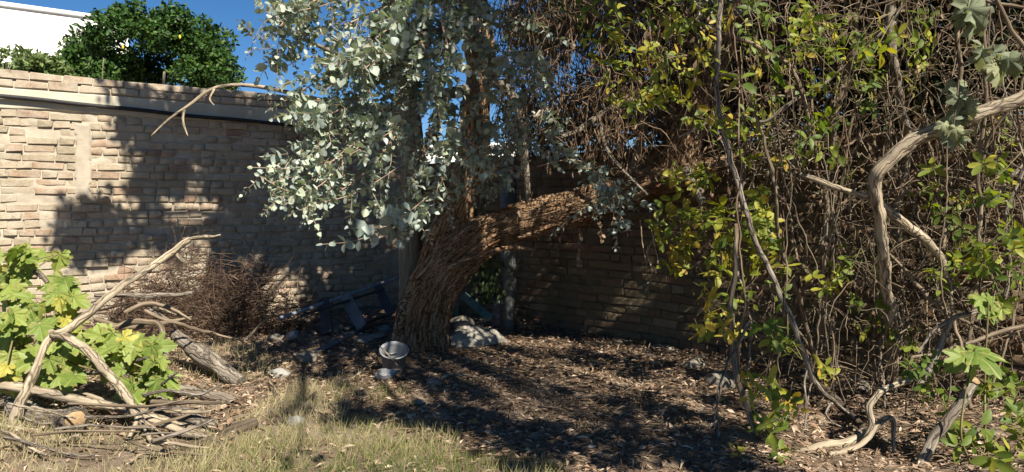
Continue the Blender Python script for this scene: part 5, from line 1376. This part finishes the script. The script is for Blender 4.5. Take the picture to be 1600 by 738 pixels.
# ---- leafy climbers: whorls of oval leaves, each leaf a part
RV = np.linspace(0, 1, 20)
om = leaf_meshes('leaf', OVAL, M['oval_leaf'], RV)
def climber(label, regions, seed, size=(.05, .085), cat='climber'):
    rr = np.random.default_rng(seed)
    x0, y0, D0 = regions[0][:3]; b0 = P(x0, y0, D0)
    t = thing('climber', (b0[0], b0[1], gzf(b0[0], b0[1])), label, cat, 'leafy climbers')
    pos = []; Yd = []; Nn = []; ss = []; tn = []; st = MB()
    for (x, y, D, rx, ry, n, t0, t1) in regions:
        hub = P(x, y - ry * .5, D + .1)
        for k in range(n):
            th = rr.uniform(0, 2 * np.pi); q_ = math.sqrt(rr.random())
            p = P(x + math.cos(th) * rx * q_, y + math.sin(th) * ry * q_, D + rr.uniform(-.25, .25))
            ax_ = norm(np.array([rr.normal(0, .5), rr.normal(-.5, .4), rr.normal(.4, .5)]))
            e1 = norm(np.cross(ax_, [.3, .1, 1])); e2 = np.cross(ax_, e1); ph = rr.uniform(0, 6)
            m_ = int(rr.integers(3, 7)); tone = min(1, rr.uniform(t0, t1) + .10); sz_ = rr.uniform(.6, 1.15)
            for j in range(m_):
                an = ph + j * 2 * math.pi / m_ + rr.normal(0, .2)
                rad = e1 * math.cos(an) + e2 * math.sin(an)
                pos.append(p + rad * .006 - ax_ * rr.uniform(-.01, .05)); Yd.append(norm(rad + ax_ * rr.uniform(-.1, .5) + np.array([0, 0, -.25]))); Nn.append(norm(ax_ + rad * .2))
                ss.append(rr.uniform(*size) * sz_); tn.append(min(1, max(0, tone + rr.normal(0, .13))))
            a = resample(np.array([p, p - ax_ * .05 + rr.normal(0, .02, 3), p + (hub - p) * .6 + rr.normal(0, .04, 3)]), .03)
            tube(st, a, np.linspace(.0014, .0024, len(a)), 4, cap=False)
    st.build('shoots', M['shrubstem'], t)['kind'] = 'stuff'
    pos = np.array(pos); R_ = frames(np.array(Yd), np.array(Nn)); ss = np.array(ss); tn = np.array(tn)
    xy = [in_frame(p) for p in pos]
    vis = np.array([(q_ is not None and 0 < q_[0] < 1600 and 0 < q_[1] < 738) for q_ in xy])
    od = np.argsort(-(ss / pos[:, 1]) * vis); big = od[:300]; rest = od[300:]
    leaf_objects('leaf', om, t, pos[big], R_[big], ss[big], [int(round(v * 19)) for v in tn[big]])
    if len(rest):
        mb = MB()
        for j in range(4):
            sel = rest[j::4]; scatter(mb, OVAL[j], pos[sel], R_[sel], ss[sel], tn[sel])
        mb.build('foliage', M['oval_leaf'], t)['kind'] = 'stuff'
climber('bright yellow-green climber spilling over the end of the leaning limb', [(1080, 275, 4.7, 35, 25, 13, .5, .78), (1060, 350, 4.75, 38, 38, 18, .5, .8), (1120, 350, 4.5, 45, 35, 20, .5, .75), (1200, 340, 4.3, 45, 40, 15, .35, .65), (1150, 400, 4.4, 45, 34, 16, .5, .8), (1060, 400, 4.7, 22, 30, 7, .5, .8), (1190, 380, 4.3, 30, 28, 8, .4, .7)], 1, (.06, .10))
climber('yellow leaf sprays dangling above the litter left of the long vine', [(1105, 450, 3.9, 14, 8, 2, .6, .8), (1120, 490, 3.85, 25, 18, 5, .7, .9), (1145, 510, 3.8, 18, 14, 4, .7, .9), (1095, 520, 3.85, 14, 12, 3, .6, .9), (1160, 460, 3.85, 22, 15, 4, .4, .7), (1130, 420, 3.9, 20, 12, 3, .5, .7)], 2)
climber('green leaf cluster hanging just left of the long slim vine', [(1215, 515, 3.75, 24, 26, 9, .15, .45), (1225, 540, 3.75, 18, 12, 4, .2, .45)], 3)
climber('low leafy climber at the foot of the dark bowed stem', [(1190, 620, 3.5, 32, 26, 8, .3, .75), (1210, 670, 3.45, 34, 30, 9, .2, .5), (1160, 715, 3.35, 14, 14, 3, .6, .85), (1170, 590, 3.6, 16, 12, 3, .5, .9), (1235, 630, 3.6, 18, 14, 4, .6, .9), (1225, 710, 3.35, 26, 18, 5, .15, .4)], 4)
climber('yellow-green spray hanging high against the twig curtain', [(900, 10, 4.4, 30, 20, 4, .3, .6), (1040, 20, 4.3, 30, 25, 9, .4, .75), (950, 60, 4.7, 40, 50, 12, .4, .75), (1030, 110, 4.6, 45, 60, 14, .4, .75), (990, 160, 4.8, 40, 30, 7, .4, .8), (970, 30, 4.6, 24, 20, 5, .5, .75), (955, 70, 4.4, 20, 18, 4, .5, .75), (985, 100, 4.45, 25, 30, 5, .45, .7), (960, 130, 4.5, 15, 20, 3, .5, .8), (1020, 80, 4.5, 25, 25, 3, .4, .7), (1030, 140, 4.5, 18, 18, 2, .6, .9)], 5)
climber('green climber crowning the thicket along the top edge', [(1150, 80, 3.9, 60, 50, 12, .3, .75), (1280, 90, 3.9, 70, 60, 14, .3, .75), (1400, 60, 3.9, 60, 50, 10, .3, .7), (1060, 90, 4.1, 40, 60, 9, .35, .75), (1110, 25, 4.1, 40, 30, 9, .35, .7), (1180, 40, 4.1, 40, 40, 10, .2, .6), (1260, 40, 4.2, 50, 45, 13, .2, .65), (1330, 60, 4.4, 40, 50, 9, .15, .55), (1230, 120, 4.2, 40, 40, 8, .2, .5), (1430, 40, 4.3, 40, 40, 6, .2, .5)], 6)
climber('green climber filling the thicket middle beside the root mat', [(1100, 190, 4.0, 40, 50, 8, .4, .8), (1300, 230, 3.9, 60, 50, 9, .3, .7), (1460, 300, 4.1, 50, 40, 8, .3, .7), (1150, 210, 4.2, 45, 40, 8, .25, .6), (1350, 110, 4.2, 30, 30, 8, .25, .6), (1360, 150, 4.1, 25, 25, 7, .25, .5), (1200, 170, 4.3, 30, 30, 5, .3, .8), (1200, 240, 4.3, 30, 30, 5, .3, .7), (1290, 190, 4.4, 40, 40, 5, .2, .5), (1440, 120, 4.4, 30, 40, 4, .2, .7)], 7)
climber('shaded green climber behind the bent vine near the thicket foot', [(1240, 430, 4.2, 35, 30, 6, .3, .7), (1310, 440, 4.1, 25, 25, 6, .35, .7), (1330, 395, 4.2, 25, 20, 4, .2, .5), (1350, 480, 4.3, 30, 40, 6, .2, .7), (1410, 520, 4.2, 25, 35, 6, .2, .5), (1300, 570, 4.2, 25, 20, 3, .6, .9), (1390, 420, 4.5, 30, 30, 5, .15, .4)], 8)
climber('bright green climber at the right edge, mid height', [(1560, 280, 3.7, 40, 40, 8, .35, .75), (1470, 420, 3.9, 35, 30, 9, .3, .6), (1540, 400, 3.85, 35, 30, 10, .35, .65), (1580, 360, 3.9, 25, 30, 7, .3, .6), (1500, 330, 4.0, 40, 30, 7, .2, .5), (1560, 470, 3.9, 30, 25, 5, .2, .5), (1590, 430, 3.85, 15, 25, 4, .3, .6), (1580, 200, 4.3, 25, 40, 5, .3, .7)], 9)
climber('lush climber in the bottom right corner below the sawn stem', [(1560, 600, 3.4, 35, 25, 8, .2, .5), (1530, 690, 3.3, 40, 30, 9, .25, .65), (1590, 660, 3.35, 20, 30, 5, .2, .5), (1480, 640, 3.6, 30, 30, 6, .2, .5), (1440, 560, 3.6, 25, 25, 6, .2, .5), (1560, 720, 3.2, 35, 18, 6, .3, .6), (1460, 610, 3.5, 20, 20, 4, .2, .5)], 10)
# broad grape leaves at the lower right
grape_vine('pale grape leaves standing out at the right edge', [(1545, 465, 3.45, 18, 8, 3), (1560, 480, 3.45, 18, 6, 2)], 7, (.09, .13))
grape_vine('large bright grape leaf beside the sawn stem', [(1520, 555, 3.3, 16, 8, 4)], 8, (.13, .18))

# withered grey-green leaves hanging at the top right
def withered(label, blobs, seed):
    rr = np.random.default_rng(seed); b0 = P(*blobs[0][:3])
    t = thing('withered_leaves', b0, label, 'leaves', 'withered hanging leaves')
    for (x, y, D, w, h) in blobs:
        for j in range(3):
            c = P(x + rr.normal(0, w * .18), y + rr.uniform(0, h * .35), D + rr.normal(0, .02))
            yd = norm(np.array([rr.normal(0, .3), rr.normal(0, .25), -1])); nn = norm(np.array([rr.normal(0, .8), rr.normal(-.8, .4), rr.normal(.2, .3)]))
            mb = MB(); scatter(mb, CRUMPLED[rr.integers(0, 6)], c[None], frames(yd[None], nn[None]), np.array([h * rr.uniform(.45, .75) * D / F]), np.array([rr.uniform(.1, 1)])); mb.build('leaf', M['withered_leaf'], t)
    mb = MB(); a = resample(np.array([P(blobs[0][0] + 3, blobs[0][1] - 60, blobs[0][2]), P(*blobs[0][:3]), P(blobs[-1][0], blobs[-1][1] + 8, blobs[-1][2] + .01)]), .03); tube(mb, a, .003, 6); mb.build('stem', M['vine_bark'], t)
withered('withered grey-green leaf hanging folded at the top edge', [(1513, -5, 3.6, 34, 80)], 21)
withered('broad withered pale leaf bundle beside the right edge', [(1545, 72, 3.55, 36, 60), (1568, 76, 3.53, 40, 58), (1556, 95, 3.5, 26, 50)], 22)
withered('drooping column of withered leaves over the bent vine', [(1498, 128, 3.6, 38, 55), (1508, 150, 3.58, 34, 55), (1490, 175, 3.6, 30, 50), (1500, 195, 3.57, 34, 48), (1508, 165, 3.62, 36, 40), (1488, 205, 3.58, 24, 32)], 23)

# ------------------------------------------------------------------ grass, litter
def grass_edge(Y):
    return np.interp(Y, [2.0, 3.23, 3.65, 4.23, 5.0, 5.7, 6.2], [.7, .30, -.25, -.95, -1.35, -1.75, -2.3])
n = 120000
X = RNG.uniform(-5.0, 1.2, n); Y = RNG.uniform(2.0, 6.2, n)
fz = fbm(np.stack([X * 2.2, Y * 2.2, np.zeros(n)], 1), 51, 3)
pr = np.clip((grass_edge(Y) - X) / .35 + (fz - .5) * 5 + .2, 0, 1) * np.clip((fz - .28) * 4, .08, 1)
pr *= np.where((X < -1.4) & (Y > 4.6), .35, 1) * np.where((X < -1.45) & (Y > 3.8) & (Y < 4.8), .12, 1)
keep = RNG.random(n) < pr * .75
X, Y, fz = X[keep], Y[keep], fz[keep]; n = len(X)
Zg = gz(X, Y)
an = RNG.uniform(0, 2 * np.pi, n); tl_ = np.abs(RNG.normal(.35, .45, n))
yd = np.stack([np.cos(an) * tl_, np.sin(an) * tl_, np.ones(n)], 1)
ln = RNG.uniform(.03, .10, n) * np.clip(.6 + (fz - .3) * 1.6, .5, 1.5)
wd = RNG.uniform(.0018, .0042, n)
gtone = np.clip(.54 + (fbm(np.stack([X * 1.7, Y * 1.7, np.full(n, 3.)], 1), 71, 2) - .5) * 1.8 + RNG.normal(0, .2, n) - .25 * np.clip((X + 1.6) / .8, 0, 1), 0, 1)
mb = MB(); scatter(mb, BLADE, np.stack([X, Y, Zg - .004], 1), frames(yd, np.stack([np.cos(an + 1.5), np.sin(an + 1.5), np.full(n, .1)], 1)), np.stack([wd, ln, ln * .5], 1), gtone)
tag(mb.build('grass', M['grass']), 'patchy dry grass in the foreground', 'grass', kind='stuff')
print('grass', n)

n = 85000
X = RNG.uniform(-3.2, 4.2, n); Y = RNG.uniform(2.0, 8.3, n)
dl_ = (X - CORNER[0]) * RN[0] + (Y - CORNER[1]) * RN[1]; dl2 = (X - CORNER[0]) * LN[0] + (Y - CORNER[1]) * LN[1]
keep = (dl_ > .03) & (dl2 > .03) & (RNG.random(n) < np.where((X > grass_edge(Y) - .1) | ((X < -1.4) & (Y > 3.8)), 1, .18))
X, Y, dl_ = X[keep], Y[keep], dl_[keep]; n = len(X)
an = RNG.uniform(0, 2 * np.pi, n)
yd = np.stack([np.cos(an), np.sin(an), RNG.normal(0, .22, n)], 1); nn = norm(np.stack([RNG.normal(0, .35, n), RNG.normal(0, .35, n), np.ones(n)], 1))
ln = RNG.uniform(.018, .07, n); ft = np.where(RNG.random(n) < .25, 2.4, .9)
pile = .03 * np.exp(-dl_ / .25)
mb = MB(); scatter(mb, SLIM, np.stack([X, Y, gz(X, Y) + RNG.uniform(.002, .022, n) + pile], 1), frames(yd, nn), np.stack([ln * ft, ln, ln], 1), np.clip(RNG.normal(.42, .28, n), 0, 1))
n = 2600
X = RNG.uniform(-1.6, 3.6, n); Y = RNG.uniform(2.4, 7.5, n)
ok = ((X - CORNER[0]) * RN[0] + (Y - CORNER[1]) * RN[1] > .05) & (X > grass_edge(Y) - .2)
tw = MB()
for x, y in zip(X[ok], Y[ok]):
    an = RNG.uniform(0, 2 * np.pi); L = RNG.uniform(.06, .32); z = gzf(x, y) + .012
    d = np.array([math.cos(an), math.sin(an), 0]) * L
    a = np.array([[x, y, z], [x + d[0] * .5, y + d[1] * .5, z + RNG.uniform(0, .025)], [x + d[0], y + d[1], gzf(x + d[0], y + d[1]) + .01]])
    a[1, :2] += RNG.normal(0, .015, 2)
    tube(tw, a, [RNG.uniform(.0015, .0045)] * 2 + [.0012], 4, rnd=RNG.random(), cap=False)
lt = thing('leaf_litter', (0.3, 5, 0), 'brown fallen leaves and bark shreds carpeting the ground under the tree', 'leaf litter')
lt['kind'] = 'stuff'
mb.build('leaves', M['litter'], lt)['kind'] = 'stuff'
tw.build('twigs', M['twig_brown'], lt)['kind'] = 'stuff'
for k, (x, y) in enumerate(((748, 664), (1180, 575), (650, 632), (1130, 630))):
    p = on_ground(x, y, .02); mb = MB(); scatter(mb, EUC[k % 4], p[None], frames(np.array([[RNG.normal(), RNG.normal(), .1]]), np.array([[.2, -.5, .8]])), np.array([.048]), np.array([RNG.random()]))
    tag(mb.build('fallen_leaf', M['yellow_leaf'], loc=p), ['yellow fallen leaf on the litter at the grass edge, bottom centre', 'yellow fallen leaf below the dangling yellow sprays', 'yellow fallen leaf between the bucket and the grass', 'yellow fallen leaf left of the dark bowed stem'][k], 'leaf', 'fallen yellow leaves')
for k, (x0, y0, x1, y1, w, lab) in enumerate(((545, 600, 610, 560, 4, 'thin stick on the litter running up to the bucket'), (380, 540, 440, 480, 6, 'bent stick standing out of the debris beside the jar'), (690, 590, 760, 600, 4, 'thin stick lying in front of the concrete lump'), (900, 628, 960, 630, 5, 'reddish bark strip lying in the lit litter'), (840, 640, 900, 655, 4, 'dark stick lying on the litter in the middle'), (420, 598, 445, 650, 4, 'thin stick in the grass left of the bucket'), (480, 640, 520, 670, 4, 'pale stick in the grass beside the white stone'))):
    p0 = on_ground(x0, y0, .015); p1 = on_ground(x1, y1, .02) if k != 1 else P(x1, y1, 6.0)
    a = wobble(resample(np.array([p0, (p0 + p1) / 2 + np.array([0, 0, .02]), p1]), .03), .01, k + 400)
    mb = MB(); tube(mb, a, np.linspace(w * .5 * p0[1] / F, .002, len(a)), 7)
    tag(mb.build('dry_stick', M['vine_bark' if k in (3, 4) else 'dead_wood'], loc=p0), lab, 'stick')
